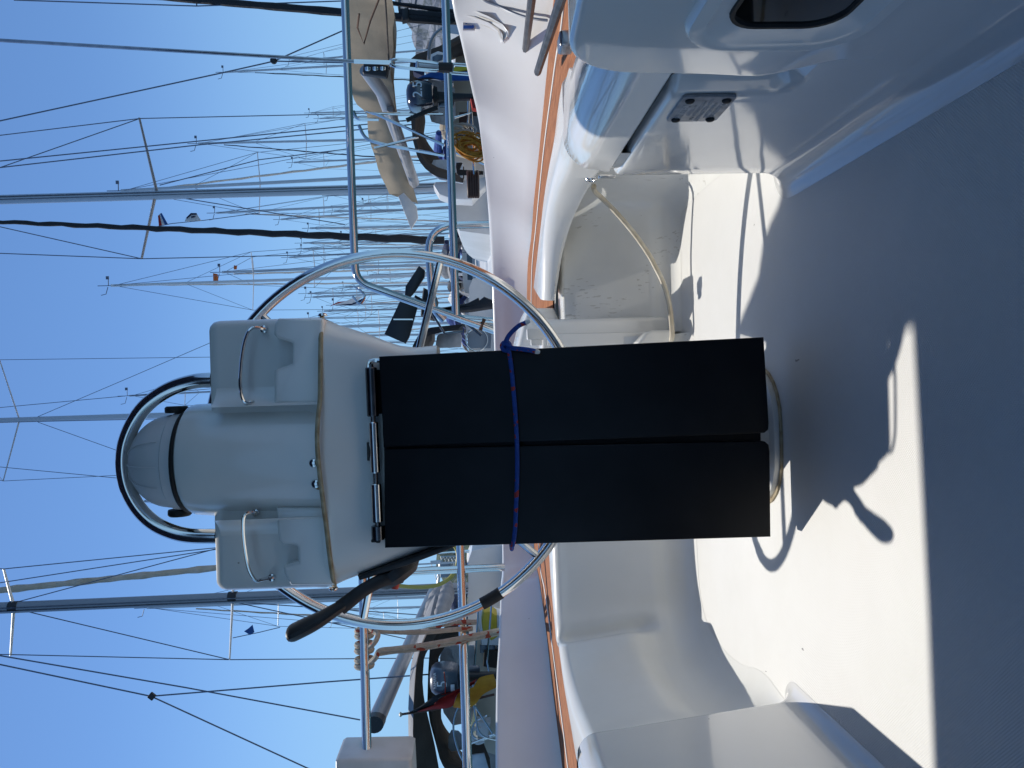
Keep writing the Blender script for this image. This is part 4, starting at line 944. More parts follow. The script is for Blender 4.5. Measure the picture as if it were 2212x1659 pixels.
far = [
 dict(label='yacht with slim mast and dark furled jib pictured just below the near backstay', top=(486, 156), bot=(738, 142), Y=42, w=3.8, spr=((705, 16),), furl=('canvas_black', (551, 157), (740, 166), 2.8, 46), cover='canvas_taupe'),
 dict(label='yacht with a short grey mast touching the near backstay wire', top=(628, 132), bot=(738, 123), Y=54, w=3.2, spr=((700, 14),), cover='canvas_navy'),
 dict(label='yacht whose short thin mast barely tops the rail beside the big mast\'s shroud', top=(671, 244), bot=(743, 242), Y=60, w=3, spr=((720, 12),)),
 dict(label='small yacht with the thinnest shortest mast pictured above the big grey mast', top=(690, 256), bot=(743, 254), Y=66, w=2.6, spr=(), cover='canvas_blue'),
 dict(label='yacht with tall mast and slanting dark furled jib pictured above the big mast', top=(429, 310), bot=(745, 303), Y=36, w=4.2, spr=((662, 38),), furl=('canvas_navy', (484, 313), (746, 334), 3.2, 41), cover='canvas_tan'),
 dict(label='yacht with low grey mast half hidden by rolled jibs above the big mast', top=(635, 351), bot=(746, 346), Y=52, w=3.4, spr=((700, 16),), cover='canvas_navy'),
 dict(label='yacht with a twisted pale furled jib and tall mast close beside the big grey mast', top=(262, 412), bot=(748, 386), Y=28, w=6, spr=((562, 66),), furl=('sailcloth', (364, 405), (748, 357), 6, 33), cover='canvas_blue'),
 dict(label='yacht with medium mast and short spreaders pictured just above the black furled sail', top=(468, 460), bot=(748, 446), Y=40, w=4.2, spr=((700, 22),), furl=('sailcloth', (530, 462), (748, 470), 3.5, 44), cover='canvas_navy'),
 dict(label='yacht with a bare short mast under the two signal flags', top=(607, 474), bot=(752, 463), Y=50, w=3.4, spr=((690, 18),), cover='canvas_taupe'),
 dict(label='yacht with pale mast carrying a small orange pennant beside the wheel rim', top=(480, 588), bot=(760, 578), Y=33, w=5, spr=((548, 30), (680, 40)), furl=('sailcloth', (505, 592), (760, 585), 5, 37), cover='canvas_navy'),
 dict(label='yacht with the tallest white mast and wind gear pictured below the black furled sail', top=(240, 617), bot=(760, 600), Y=30, w=5.2, spr=((548, 62),), furl=('sailcloth', (300, 616), (760, 612), 4.2, 35), cover='canvas_grey', mastm='alu_light'),
 dict(label='yacht with a short mast ending just above the wheel rim', top=(625, 556), bot=(760, 548), Y=48, w=3.4, spr=((700, 20),), cover='canvas_blue'),
 dict(label='yacht with a thin mast behind the red ensign inside the wheel', top=(676, 642), bot=(760, 638), Y=46, w=3.6, spr=((720, 18),)),
 dict(label='yacht with a grey mast and blue sail cover behind the black solar panels', top=(560, 712), bot=(900, 700), Y=37, w=5, spr=((700, 28), (820, 34)), cover='canvas_blue'),
 dict(label='yacht with a mast crossing the sky between the wheel spokes', top=(700, 672), bot=(860, 668), Y=56, w=3.4, spr=((790, 20),), cover='canvas_grey'),
 dict(label='yacht with its mast rising behind the compass guard hoop', top=(-400, 921), bot=(357, 897), Y=24, w=9.5, upk=0.29, spr=((42, 127),), cover='canvas_navy', gear=False, beam=3.8, L=12,
      extra=((((-60, 1003), (245, 1032), (1000, 1088)), 24, 0.01), (((-60, 886), (286, 854), (760, 815)), 24, 0.01), (((82, 900), (286, 813), (460, 738)), 24, 0.009), (((82, 912), (286, 985)), 24, 0.009))),
 dict(label='yacht whose masthead is seen inside the guard hoop above the compass dome', top=(280, 855), bot=(460, 846), Y=34, w=3.6, spr=((400, 26),)),
 dict(label='yacht with a masthead antenna seen beside the lower half of the compass dome', top=(300, 1083), bot=(500, 1076), Y=38, w=3.4, spr=((420, 24),), cover='canvas_grey'),
 dict(label='yacht with its masthead close beside the thick grey mast with two spreaders', top=(318, 1313), bot=(760, 1296), Y=31, w=4.6, spr=((602, 50),), furl=('sail_furled', (423, 1315), (860, 1340), 4.5, 36), cover='canvas_navy'),
 dict(label='yacht with a pale mast beyond the bare grey boom', top=(740, 1316), bot=(960, 1310), Y=50, w=4, spr=((860, 24),), mastm='alu_light', cover='canvas_blue'),
 dict(label='yacht with a short mast between the pedestal and the yellow hose', top=(850, 1222), bot=(960, 1216), Y=60, w=3, spr=((900, 16),), cover='canvas_taupe'),
 dict(label='yacht with a thin mast low in the sky behind the throttle lever', top=(720, 1345), bot=(940, 1338), Y=58, w=3, spr=((830, 20),)),
]
for d in far: yacht_far(**d)
# dense rank of moored boats deep in the basin behind the wheel: short masts over white hulls
rr = random.Random(11)
deep = [(y, rr.uniform(640, 800), rr.uniform(40, 58)) for y in (418, 436, 452, 489, 506, 521, 534, 566, 590, 616, 630, 655, 684, 723, 738)]
words = ['white', 'grey', 'cream', 'pale blue hooded', 'navy hooded', 'weathered', 'low', 'broad', 'slender', 'blue covered', 'tan covered', 'bare masted', 'short masted', 'black covered', 'small white']
for i, (y, tx, Y) in enumerate(deep):
    cv = ['canvas_navy', 'canvas_blue', 'canvas_grey', 'canvas_tan', 'canvas_black', 'sailcloth'][i % 6]
    nm = {'canvas_navy': 'a navy', 'canvas_blue': 'a bright blue', 'canvas_grey': 'a grey', 'canvas_tan': 'a tan', 'canvas_black': 'a black', 'sailcloth': 'a white'}[cv]
    place = ['pictured just above', 'pictured just below', 'beyond', 'well behind', 'behind'][i % 5] + ' ' + ['the black furled sail', 'the stern rail brace', 'the wheel rim', 'the solar panels', 'the ensign in the wheel'][min(4, i//3)]
    yacht_far('distant yacht with %s sail cover %s' % (nm, place), (tx, y+4), (900, y), Y, rr.uniform(2.6, 3.8), ((tx+(900-tx)*0.45, rr.uniform(14, 24)),), ('sailcloth', (tx+20, y+5), (900, y+rr.uniform(-16, 16)), 3, Y+4) if i % 2 else None, cover=cv, beam=3.0, L=9, wr=0.009)

# ================================================================ the two boats moored stern to us, and the one with solar panels
def poly_slab(px, Y, depth, name, material, parent, bev=0.01, Yf=None):
    mb = MB(); mb.slab([at(x, y, Yf(x, y) if Yf else Y) for x, y in px], (0, depth, 0), bev, 2); return mb.build(name, material, parent)
def bar(pts, Y, r, name, material, parent, seg=8, fil=0.0):
    P = [at(p[0], p[1], p[2] if len(p) > 2 else Y) for p in pts]
    return MB().tube(fillet(P, fil) if fil else P, r, seg).build(name, material, parent)
def wires(lines, name, parent, r=0.008):
    mb = MB()
    for pts, Y in lines: mb.tube([at(p[0], p[1], p[2] if len(p) > 2 else Y) for p in pts], r, 5)
    return mb.build(name, 'wire', parent)
def hood(outer, Yo, inner, Yi, name, material, parent, n=28, lip=0.06):
    """canvas hood seen from its open end: outer = aft edge, inner = forward edge"""
    A = resample([at(x, y, Yo) for x, y in outer], n); B = resample([at(x, y, Yi) for x, y in inner], n)
    cen = sum(A, V((0, 0, 0)))/n
    rows = [[p + (cen-p).normalized()*lip + V((0, 0.02, 0)) for p in A], [p + (cen-p).normalized()*lip*0.6 + V((0, -0.02, 0)) for p in A], A]
    for t in (0.3, 0.7, 1.0): rows.append([a.lerp(b, t) + V((0, 0, 0.02*math.sin(i*1.1))) for i, (a, b) in enumerate(zip(A, B))])
    mb = MB(); mb.grid(rows); return mb.build(name, material, parent)
def flag(label, staff, cloth, Y, stripes, cat='flag', group=None, folds=0.05):
    """cloth: list of rows from hoist to fly, each row a list of picture points across the stripes"""
    f = thing('flag', label, cat, at(*staff[-1], Y), group)
    MB().tube([at(*p, Y) for p in staff], 0.014, 8).build('staff', 'wood_dark' if cat == 'flag' else 'wire', f)
    rr = random.Random(5); n = len(stripes)
    rows = [resample([at(x, y, Y + 0.05 + folds*math.sin(i*1.7+j*0.9)) for j, (x, y) in enumerate(r)], n*3+1) for i, r in enumerate(cloth)]
    cols = [smooth_path([r[j] for r in rows], 5) for j in range(n*3+1)]
    for k, mt in enumerate(stripes):
        mb = MB(); mb.grid([cols[j] for j in range(k*3, k*3+4)])
        ex = [v for v in mb.bm.verts]; mb.build('stripe', mt, f)
    return f
def outboard(label, c, s, material, number, Y, txt_mat='ink_white', tiller=None):
    """c: picture centre of the cowl; s: metres per unit"""
    o = at(*c, Y); t = thing('outboard_motor', label, 'outboard motor', o, None)
    def sec(z, wx, wy, r, dx=0, dy=0): return [V((o.x+dx*s+x, o.y+dy*s+y, o.z+z*s)) for x, y in rrect(-wx*s/2, -wy*s/2, wx*s/2, wy*s/2, r*s, 5)]
    mb = MB(); v = mb.grid([sec(-0.5, 0.66, 0.9, 0.2), sec(-0.44, 0.82, 1.1, 0.25), sec(-0.2, 0.95, 1.25, 0.3), sec(0.1, 1.0, 1.3, 0.33), sec(0.35, 0.95, 1.2, 0.36), sec(0.48, 0.8, 1.0, 0.36), sec(0.54, 0.5, 0.65, 0.24)], closed=True); mb.face(v[0][::-1]); mb.face(v[-1])
    cw = mb.build('cowl', material, t)
    mb = MB(); v = mb.grid([sec(-0.62, 0.6, 0.8, 0.2), sec(-0.5, 0.66, 0.9, 0.2)], closed=True); mb.face(v[0][::-1]); mb.build('lower_cover', 'black_plastic', t)
    mb = MB(); v = mb.grid([sec(-2.0, 0.2, 0.34, 0.09, 0, 0.05), sec(-1.3, 0.24, 0.4, 0.1, 0, 0.05), sec(-0.6, 0.36, 0.5, 0.14)], closed=True); mb.face(v[0][::-1]); mb.build('leg', 'black_plastic', t)
    mb = MB(); mb.box(o + V((0.0, 0.3*s, -0.95*s)), (0.55*s, 0.3*s, 0.6*s), None, 0.02); mb.build('clamp_bracket', 'engine_grey', t)
    if tiller: MB().tube([at(*p, Y-0.1) for p in tiller], 0.03, 8).build('tiller', 'rubber', t)
    text(number, o + V((0.05*s, -0.665*s, 0.08*s)), (1, 0, 0), (0, 0, 1), 0.5*s, txt_mat, 'number', cw, 0.004)
    return t, o, cw

# ---- left: yacht with grey boom, taupe bimini and hood
YA = 10.6
A_ = thing('sailing_yacht', 'yacht at the picture\'s bottom with thick grey mast, grey boom and taupe bimini', 'yacht', (-4.2, 12, -0.75), 'yachts moored stern to')
hull_mesh(-4.0, 10.2, 12.5, 3.7, 0.12).build('hull', 'boat_white', A_)
cabin_mesh(-4.0, 13.2, 19, 2.5, 0.2, 0.75).build('cabin', 'boat_white', A_)
P, Q = mast_line((-200, 1322), (960, 1272), 17); Q.z = 0.3
mstA = MB().tube([P, Q], [0.098, 0.1], 16, flat=1.25).build('mast', 'alu_grey', A_)
mb = MB(); mb.tube([P + V((0.02, -0.115, 0)), Q + V((0.02, -0.125, 0))], 0.012, 6); mb.tube([P + V((-0.05, -0.105, 0)), Q + V((-0.05, -0.112, 0))], 0.012, 6); mb.build('sail_track', 'steel_dark', mstA)
for c_, rt, lt in (((30, 1310), (8, 1229), (23, 1416)), ((503, 1289), (500, 1200), (496, 1425))):
    C_ = at(*c_, 17); mb = MB()
    for e in (rt, lt): mb.tube([C_, C_.lerp(at(*e, 17), 0.12), at(*e, 17)], [0.075, 0.045, 0.03], 8, flat=0.6)
    mb.build('spreader', 'alu_light', A_); MB().tube([C_ + V((0, 0, -0.09)), C_ + V((0, 0, 0.09))], 0.115, 14).build('spreader_bracket', 'black_plastic', A_)
wires([([(-80, 1225), (8, 1229), (470, 1183)], 17), ([(0, 1259), (472, 1186)], 17), ([(31, 1302), (472, 1184)], 17), ([(-80, 1413), (23, 1414), (496, 1425), (1000, 1421)], 17), ([(46, 1318), (496, 1425)], 17), ([(503, 1300), (900, 1385)], 17), ([(503, 1300), (930, 1330)], 17), ([(503, 1275), (800, 1222)], 17)], 'shroud', A_, 0.011)
wires([([(-30, 1411), (400, 1485), (778, 1555)], 12), ([(-30, 1429), (326, 1504)], 11.5), ([(326, 1504), (705, 1473), (950, 1455)], 11.5), ([(326, 1504), (663, 1659), (760, 1698)], 11.5)], 'backstay', A_, 0.011)
mb = MB(); mb.box(at(328, 1504, 11.45), (0.09, 0.05, 0.09), Matrix.Rotation(0.7, 3, 'Y'), 0.01); mb.build('backstay_plate', 'black_plastic', A_)
P, Q = at(-200, 1296, 20), at(760, 1196, 22); n = 40
MB().tube([P.lerp(Q, k/n) for k in range(n+1)], [0.085*(1+0.13*math.sin(k*2.3)+0.08*math.sin(k*5.1)) for k in range(n+1)], 10).build('furled_sail', 'sail_furled', A_)
MB().tube([at(812, 1557, 10.6), at(936, 1280, 16.5)], 0.105, 16, flat=1.15).build('boom', 'alu_grey', A_)
MB().tube([at(808, 1566, 10.45), at(814, 1553, 10.68)], 0.112, 16, flat=1.15).build('boom_end', 'black_plastic', A_)
# sail cover bundle near the mast
mb = MB(); n = 10
c1 = [(905, 1300), (925, 1288), (950, 1274), (968, 1262)]; 
mb.tube(smooth_path([at(930, 1350, 14.0), at(940, 1320, 14.8), at(948, 1295, 15.6), at(956, 1276, 16.4)], 5), [0.1+0.12*math.sin(k/15*3.0)+0.02*math.sin(k*2.1) for k in range(16)], 12); mb.build('sail_cover', 'canvas_grey', A_)
mb = MB(); mb.tube(smooth_path([at(944, 1340, 13.8), at(958, 1310, 14.4), at(966, 1280, 15.4), at(968, 1262, 16)], 5), [0.06+0.09*math.sin(k/15*3.0)+0.015*math.sin(k*2.6) for k in range(16)], 12); mb.build('sail_cover', 'canvas_grey', A_)
# bimini
lowA = [(953, 1356), (935, 1385), (916, 1420), (912, 1474), (915, 1510), (922, 1544), (931, 1580), (939, 1615), (948, 1665), (956, 1720)]
uppA = [(929, 1331), (915, 1352), (899, 1395), (888, 1440), (885, 1488), (883, 1530), (884, 1560), (886, 1600), (893, 1660), (900, 1720)]
midA = [(940, 1338), (926, 1362), (908, 1400), (899, 1440), (896, 1480), (894, 1515), (893, 1545), (892, 1590), (897, 1655), (904, 1720)]
n = 30
rl_ = resample([at(x, y, 10.7) for x, y in lowA], n); rm = resample([at(x, y, 10.45) for x, y in midA], n); ru = resample([at(x, y, 11.4) for x, y in uppA], n)
mb = MB(); mb.grid([[p + V((0, 0.06, 0.0)) for p in rl_], rl_, [a.lerp(b, 0.5) + V((0, -0.04, 0)) for a, b in zip(rl_, rm)], rm, [p + V((0, 0.08, 0.01)) for p in rm]]); bimA = mb.build('bimini', 'canvas_taupe', A_)
mb = MB(); mb.grid([[p + V((0, 0.085, 0.005)) for p in rm], [a.lerp(b, 0.5) + V((0, 0, 0.04)) for a, b in zip(rm, ru)], ru, [p + V((0, 1.2, -0.02)) for p in ru]]); mb.build('bimini_top', 'canvas_grey', bimA)
# hood with window
hood([(1010, 1346), (965, 1350), (953, 1362), (930, 1378), (925, 1446), (923, 1516), (928, 1558), (942, 1609), (950, 1640), (962, 1665), (1010, 1680)], 11.2, [(1010, 1372), (975, 1384), (960, 1395), (950, 1420), (948, 1460), (948, 1510), (953, 1545), (966, 1580), (980, 1600), (1000, 1625), (1015, 1640)], 12.6, 'spray_hood', 'canvas_taupe', A_, lip=0.12)
poly_slab([(958, 1392), (950, 1420), (949, 1465), (950, 1505), (958, 1540), (978, 1568), (1020, 1560), (1030, 1480), (1025, 1395)], 12.65, 0.03, 'front_window', 'clear_window', A_)
poly_slab([(975, 1578), (969, 1590), (968, 1616), (975, 1624), (1000, 1620), (1002, 1592), (990, 1580)], 11.9, 0.03, 'side_window', 'clear_window', A_)
poly_slab([(1010, 1600), (1040, 1596), (1058, 1640), (1062, 1680), (1000, 1690)], 11.6, 0.04, 'side_cloth', 'canvas_taupe', A_)
poly_slab([(1016, 1632), (1046, 1628), (1058, 1670), (1020, 1672)], 11.2, 0.03, 'weather_cloth_window', 'clear_window', A_)
# cockpit mouldings and fittings seen over our bulwark
poly_slab([(1030, 1330), (1026, 1500), (1034, 1620), (1100, 1640), (1100, 1320)], 12.4, 0.3, 'cockpit_front', 'boat_cream', A_)
poly_slab([(1046, 1405), (1044, 1440), (1072, 1444), (1090, 1406)], 12.3, 0.08, 'companionway', 'dark_gap', A_)
for k in range(3): poly_slab([(1037+18*k, 1394), (1037+18*k, 1411), (1052+18*k, 1411), (1052+18*k, 1394)], 12.33, 0.03, 'instrument', 'pane_blue', A_, 0.012)
poly_slab([(1030, 1560), (1028, 1590), (1052, 1600), (1060, 1562)], 11.0, 0.2, 'seat', 'boat_white', A_, 0.03)
poly_slab([(1040, 1318), (1030, 1330), (1040, 1395), (1080, 1396), (1084, 1330)], 11.8, 0.35, 'locker', 'boat_white', A_, 0.04)
bar([(1060, 1470), (1052, 1430), (1062, 1300)], 10.5, 0.013, 'guard_rail', 'steel', A_)
bar([(1034, 1300), (1026, 1430), (1020, 1500), (1034, 1590), (1080, 1600)], 10.4, 0.013, 'guard_rail', 'steel', A_, fil=0.3)
bar([(1015, 1490), (982, 1540), (978, 1580), (990, 1625), (1010, 1660)], 10.5, 0.014, 'bimini_tube', 'steel', A_, fil=0.25)
bar([(1052, 1545), (1022, 1560), (1018, 1590), (1040, 1600), (1070, 1588)], 10.6, 0.014, 'davit_tube', 'steel', A_, fil=0.2)
bar([(1026, 1525), (1064, 1584)], 10.5, 0.014, 'davit_tube', 'steel', A_)
bar([(1018, 1606), (1068, 1586)], 10.5, 0.014, 'davit_tube', 'steel', A_)
MB().tube(smooth_path([at(1040, 1574, 10.7), at(1022, 1575, 10.7), at(1018, 1590, 10.7), at(1030, 1604, 10.7), at(1046, 1600, 10.7)], 5), 0.03, 8).build('horseshoe_float', 'boat_white', A_)
y_ = poly_slab([(1044, 1322), (1040, 1345), (1044, 1376), (1062, 1386), (1075, 1378), (1074, 1330), (1060, 1320)], 10.9, 0.3, 'buoyancy_bag', 'yellow_plastic', None, 0.05); tag(y_, 'yellow horseshoe buoyancy bag in the stern of the yacht with the grey boom', 'life buoy')
tn, eo, cw = outboard('grey outboard motor marked 5 beside the black red and gold flag', (962, 1465), 0.36, 'engine_grey', '5', 10.0)
mb = MB(); mb.tube([eo + V((-0.17, -0.235, 0.0)), eo + V((0.0, -0.245, -0.01)), eo + V((0.17, -0.235, 0.0))], 0.007, 5); mb.build('stripe', 'red_plastic', cw)
text('YAMAHA', eo + V((0.06, -0.235, 0.12)), (1, 0, 0), (0, 0, 1), 0.05, 'ink_white', 'lettering', cw, 0.003)
mb = MB(); mb.box(eo + V((-0.04, -0.236, -0.10)), (0.09, 0.01, 0.05), None, 0.002); mb.build('sticker', 'ink_white', cw)
flag('black red and gold flag furled round a wooden staff on the left yacht', [(868, 1543), (935, 1533), (1068, 1500)], [[(885, 1541), (884, 1537)], [(908, 1537), (905, 1532)], [(945, 1530), (960, 1527), (928, 1508), (950, 1492)][:2] + [(975, 1492)], ], 9.8, ['flag_black', 'flag_red', 'flag_gold']) if False else None
gf = thing('flag', 'black red and gold flag hanging in folds from a wooden staff', 'flag', at(1068, 1500, 9.8))
MB().tube([at(868, 1543, 9.8), at(935, 1533, 9.8), at(1068, 1500, 9.85)], 0.016, 8).build('staff', 'wood_dark', gf)
MB().lathe(at(866, 1543.5, 9.8), [(0.012, -0.02), (0.03, 0), (0.03, 0.012), (0.01, 0.025)], 12, V((0.05, 0, 1))).build('finial', 'boat_cream', gf)
def fold(edges, material, seed):
    """edges: pairs of picture points, a ruled strip with soft folds"""
    rows = []
    for i, (a, c) in enumerate(edges):
        rows.append([at(a[0]+(c[0]-a[0])*t, a[1]+(c[1]-a[1])*t, 9.72 + 0.05*math.sin(seed+i*1.3+t*5)) for t in [k/8 for k in range(9)]])
    cols = list(zip(*rows)); mb = MB(); mb.grid([smooth_path(list(c), 4) for c in cols]); return mb.build('stripe', material, gf)
fold([((884, 1541), (883, 1539)), ((905, 1537), (910, 1524)), ((930, 1530), (945, 1500)), ((945, 1510), (990, 1490)), ((990, 1488), (1020, 1472))], 'flag_black', 0)
fold([((905, 1538), (900, 1537)), ((930, 1533), (936, 1520)), ((975, 1527), (950, 1502)), ((988, 1500), (992, 1488)), ((1024, 1478), (1030, 1466))], 'flag_red', 1)
fold([((978, 1528), (988, 1500)), ((1010, 1530), (998, 1492)), ((1028, 1520), (1022, 1484)), ((1044, 1500), (1036, 1464)), ((1075, 1484), (1066, 1456))], 'flag_gold', 2)

# small signal flags in rigging
def pennant(label, px, Y, material, bands=None, halyard=None):
    f = thing('pennant', label, 'flag', at(*px[0], Y))
    poly_slab(px, Y, 0.02, 'cloth', material, f, 0.004)
    for i, (bp, bm) in enumerate(bands or []): poly_slab(bp, Y-0.012-0.004*i, 0.012, 'band', bm, f, 0.002)
    if halyard: wires([(halyard, Y+0.03)], 'halyard', f, 0.008)
pennant('red white and blue pennant flying under the big grey mast spreader', [(343, 487), (341, 466), (347, 460), (362, 483)], 16, 'flag_white', [([(343, 488), (341, 466), (344, 464), (349, 486)], 'flag_red'), ([(356, 485), (346, 462), (349, 460), (362, 484)], 'flag_blue')], [(327, 492), (370, 483), (440, 476), (560, 460)])
pennant('white burgee with dark top edge on the halyard below the tricolour pennant', [(399, 478), (402, 470), (412, 461), (424, 461), (434, 476)], 16, 'flag_white', [([(402, 470), (412, 460), (424, 460), (426, 463), (413, 464), (404, 472)], 'canvas_navy'), ([(413, 471), (413, 467), (422, 466), (422, 468)], 'canvas_navy')])
pennant('small dark courtesy flag on a halyard near the throttle lever', [(527, 1364), (536, 1358), (545, 1350), (549, 1366), (540, 1372)], 15, 'flag_blue', None, [(503, 1378), (560, 1366), (605, 1355)])
pennant('orange rag of a flag near the top of a pale mast', [(460, 590), (470, 592), (472, 612), (461, 616)], 32, 'orange_cloth')
pennant('little orange pennant beside the flagged masthead', [(505, 573), (512, 574), (511, 582), (505, 582)], 33, 'orange_cloth')
ens = thing('flag', 'faded red white and blue ensign drooping inside the wheel rim', 'flag', at(740, 655, 22))
for px, mt in (([(712, 662), (730, 652), (750, 650), (722, 658)], 'flag_red'), ([(722, 658), (750, 649), (770, 640), (785, 640), (760, 656)], 'flag_white'), ([(735, 658), (760, 656), (788, 642), (780, 652), (755, 660)], 'canvas_navy')): poly_slab(px, 22, 0.04, 'stripe', mt, ens, 0.01)

# ---- right: yacht with tan sail cover, black furled jib and big mast
B_y = thing('sailing_yacht', 'yacht near the picture\'s top with big grey mast, tan sail cover, black furled jib', 'yacht', (4.0, 12, -0.75), 'yachts moored stern to')
hull_mesh(3.9, 10.2, 13, 3.8, 0.12).build('hull', 'boat_white', B_y)
cabin_mesh(3.9, 13.4, 19.5, 2.6, 0.2, 0.8).build('cabin', 'boat_white', B_y)
P, Q = mast_line((-200, 437), (840, 407), 17); Q.z = 0.3
mB = MB().tube([P, Q], [0.078, 0.08], 16, flat=1.3).build('mast', 'alu', B_y)
mb = MB(); mb.tube([P + V((-0.02, -0.1, 0)), Q + V((-0.02, -0.104, 0))], 0.01, 6); mb.tube([P + V((0.045, -0.088, 0)), Q + V((0.045, -0.09, 0))], 0.01, 6); mb.build('sail_track', 'steel_dark', mB)
mb = MB(); C_ = at(338, 411, 17)
for e in ((301, 255), (306, 559)): mb.tube([C_, at(*e, 17)], [0.05, 0.035], 8, flat=0.6)
mb.build('spreader', 'alu_grey', B_y)
wires([([(-80, 302), (302, 256), (745, 246), (960, 240)], 17), ([(302, 256), (0, 362), (-60, 384)], 17), ([(-60, 545), (306, 559), (755, 549), (960, 545)], 17), ([(306, 559), (0, 490), (-60, 478)], 17), ([(345, 420), (560, 455), (745, 485)], 17), ([(0, 348), (745, 273), (900, 258)], 14), ([(0, 362), (430, 313), (745, 283), (900, 268)], 14), ([(345, 400), (560, 345), (750, 322)], 17)], 'shroud', B_y, 0.011)
wires([([(-60, 274), (486, 156), (588, 133)], 12), ([(594, 131), (734, 69), (800, 42)], 12), ([(594, 132), (760, 136)], 12)], 'topping_lift', B_y, 0.011)
mb = MB(); mb.lathe(at(591, 131, 11.98), [(0.03, -0.03), (0.05, -0.02), (0.05, 0.02), (0.03, 0.03)], 16, V((0, 1, 0))); mb.build('block', 'black_plastic', B_y)
P, Q = at(-150, 473, 15.5), at(960, 520, 15.5); n = 44
MB().tube([P.lerp(Q, k/n) + V((0.012*math.sin(k*1.9), 0, 0)) for k in range(n+1)], [0.034+0.048*(k/n)+0.005*math.sin(k*2.7) for k in range(n+1)], 12).build('furled_sail', 'canvas_black', B_y)
# sail cover
upB = [(746, -40), (748, 0), (751, 78), (757, 183), (768, 222), (791, 243), (796, 288), (803, 322), (820, 371), (840, 420)]
loB = [(838, -40), (846, 0), (851, 40), (850, 78), (845, 157), (851, 217), (862, 275), (872, 340), (888, 392), (900, 432)]
YBt = lambda y: 9.6 + 6.4*(y+40)/470
n = 40
U_ = resample([at(x, y, YBt(y)) for x, y in upB], n); L_ = resample([at(x, y, YBt(y)) for x, y in loB], n)
rows = []
for k, t in enumerate((0, 0.25, 0.5, 0.75, 1.0)):
    rows.append([l.lerp(u, t) + V((0, -0.22*math.sin(t*math.pi) + 0.03*math.sin(i*1.3+k), 0.012*math.sin(i*0.9+k*2))) for i, (l, u) in enumerate(zip(L_, U_))])
for t in (0.75, 0.4, 0.0): rows.append([l.lerp(u, t) + V((0.02, 0.34*(1-t)+0.06, 0)) for l, u in zip(L_, U_)])
mb = MB(); mb.grid(rows); scv = mb.build('sail_cover', 'canvas_tan', B_y)
MB().tube(smooth_path([at(831, -20, 9.3), at(835, 40, 9.7), at(838, 100, 10.3), at(842, 150, 10.8)], 4), 0.012, 6).build('seam', 'canvas_taupe', scv)
MB().tube([at(776, 30, 9.7), at(772, 60, 9.9), at(786, 95, 10.2), at(800, 45, 9.9), at(822, -10, 9.5)], 0.012, 6).build('lazy_line', 'brown_cord', scv)
MB().tube([at(792, 152, 10.6), at(826, 200, 11.3), at(862, 300, 13.0), at(895, 395, 15.4)], [0.085, 0.085, 0.085, 0.085], 14, flat=1.2).build('boom', 'alu_grey', B_y)
mb = MB(); c = at(812, 153, 10.5); mb.box(c, (0.16, 0.12, 0.34), Matrix.Rotation(0.15, 3, 'Y'), 0.03); be = mb.build('boom_end', 'black_plastic', B_y)
for z in (-0.1, 0.0, 0.1):
    mb = MB(); mb.lathe(c + V((0.0, -0.05, z)), [(0.03, -0.03), (0.045, -0.02), (0.045, 0.02), (0.03, 0.03)], 12, V((1, 0, 0))); mb.build('sheave', 'steel', be)
MB().tube([at(842, 235, 11.6), at(870, 320, 12.8), at(895, 400, 14.8)], [0.05, 0.09, 0.06], 10).build('cover_skirt', 'canvas_grey', B_y)
poly_slab([(860, 424), (872, 416), (900, 446), (903, 470), (888, 495), (878, 470)], 14, 0.05, 'sail_corner', 'sailcloth', B_y, 0.01)
# boom crutch and arch tubes
bar([(812, 245), (957, 246)], 10.2, 0.02, 'arch_tube', 'steel', B_y)
bar([(790, 241), (812, 246), (960, 314)], 10.2, 0.02, 'arch_tube', 'steel', B_y)
bar([(763, 240), (770, 257), (818, 258)], 10.3, 0.022, 'arch_tube', 'steel', B_y, fil=0.2)
bar([(775, 270), (788, 300), (828, 312), (960, 336)], 10.3, 0.022, 'arch_tube', 'steel', B_y, fil=0.2)
bar([(808, 320), (904, 297)], 10.2, 0.018, 'arch_tube', 'steel', B_y)
# hood
hood([(1010, 66), (985, 80), (953, 98), (915, 112), (890, 120), (885, 135), (884, 210), (891, 300), (903, 345), (925, 372), (950, 384), (1000, 395)], 11.4, [(1010, 120), (975, 130), (950, 140), (925, 145), (916, 155), (914, 210), (918, 290), (930, 320), (945, 340), (965, 352), (1000, 360)], 13.0, 'spray_hood', 'canvas_taupe', B_y, lip=0.16)
poly_slab([(925, 170), (922, 230), (932, 262), (962, 270), (985, 258), (982, 190), (960, 176)], 12.6, 0.03, 'front_window', 'clear_window', B_y)
poly_slab([(936, 345), (930, 358), (932, 375), (950, 388), (1000, 396), (1000, 352), (962, 344)], 11.8, 0.03, 'side_window', 'clear_window', B_y)
poly_slab([(940, 392), (936, 400), (948, 420), (975, 430), (1020, 432), (1050, 400), (1050, 380), (1000, 390)], 12.4, 0.4, 'spray_hood_base', 'boat_white', B_y, 0.04)
poly_slab([(985, 110), (975, 240), (985, 330), (1060, 350), (1060, 110)], 12.9, 0.2, 'cockpit_front', 'boat_cream', B_y)
poly_slab([(992, 242), (990, 300), (1060, 304), (1060, 240)], 12.5, 0.1, 'companionway', 'wood_dark', B_y)
poly_slab([(1022, 250), (1020, 296), (1050, 296), (1050, 252)], 12.44, 0.05, 'washboard', 'canvas_grey', B_y)
poly_slab([(946, 110), (928, 118), (926, 132), (940, 138), (960, 132), (962, 114)], 11.3, 0.03, 'hood_window', 'boat_white', B_y)
poly_slab([(944, 117), (934, 122), (934, 130), (944, 133), (956, 128), (957, 118)], 11.28, 0.025, 'hood_window_pane', 'pane_blue', B_y)
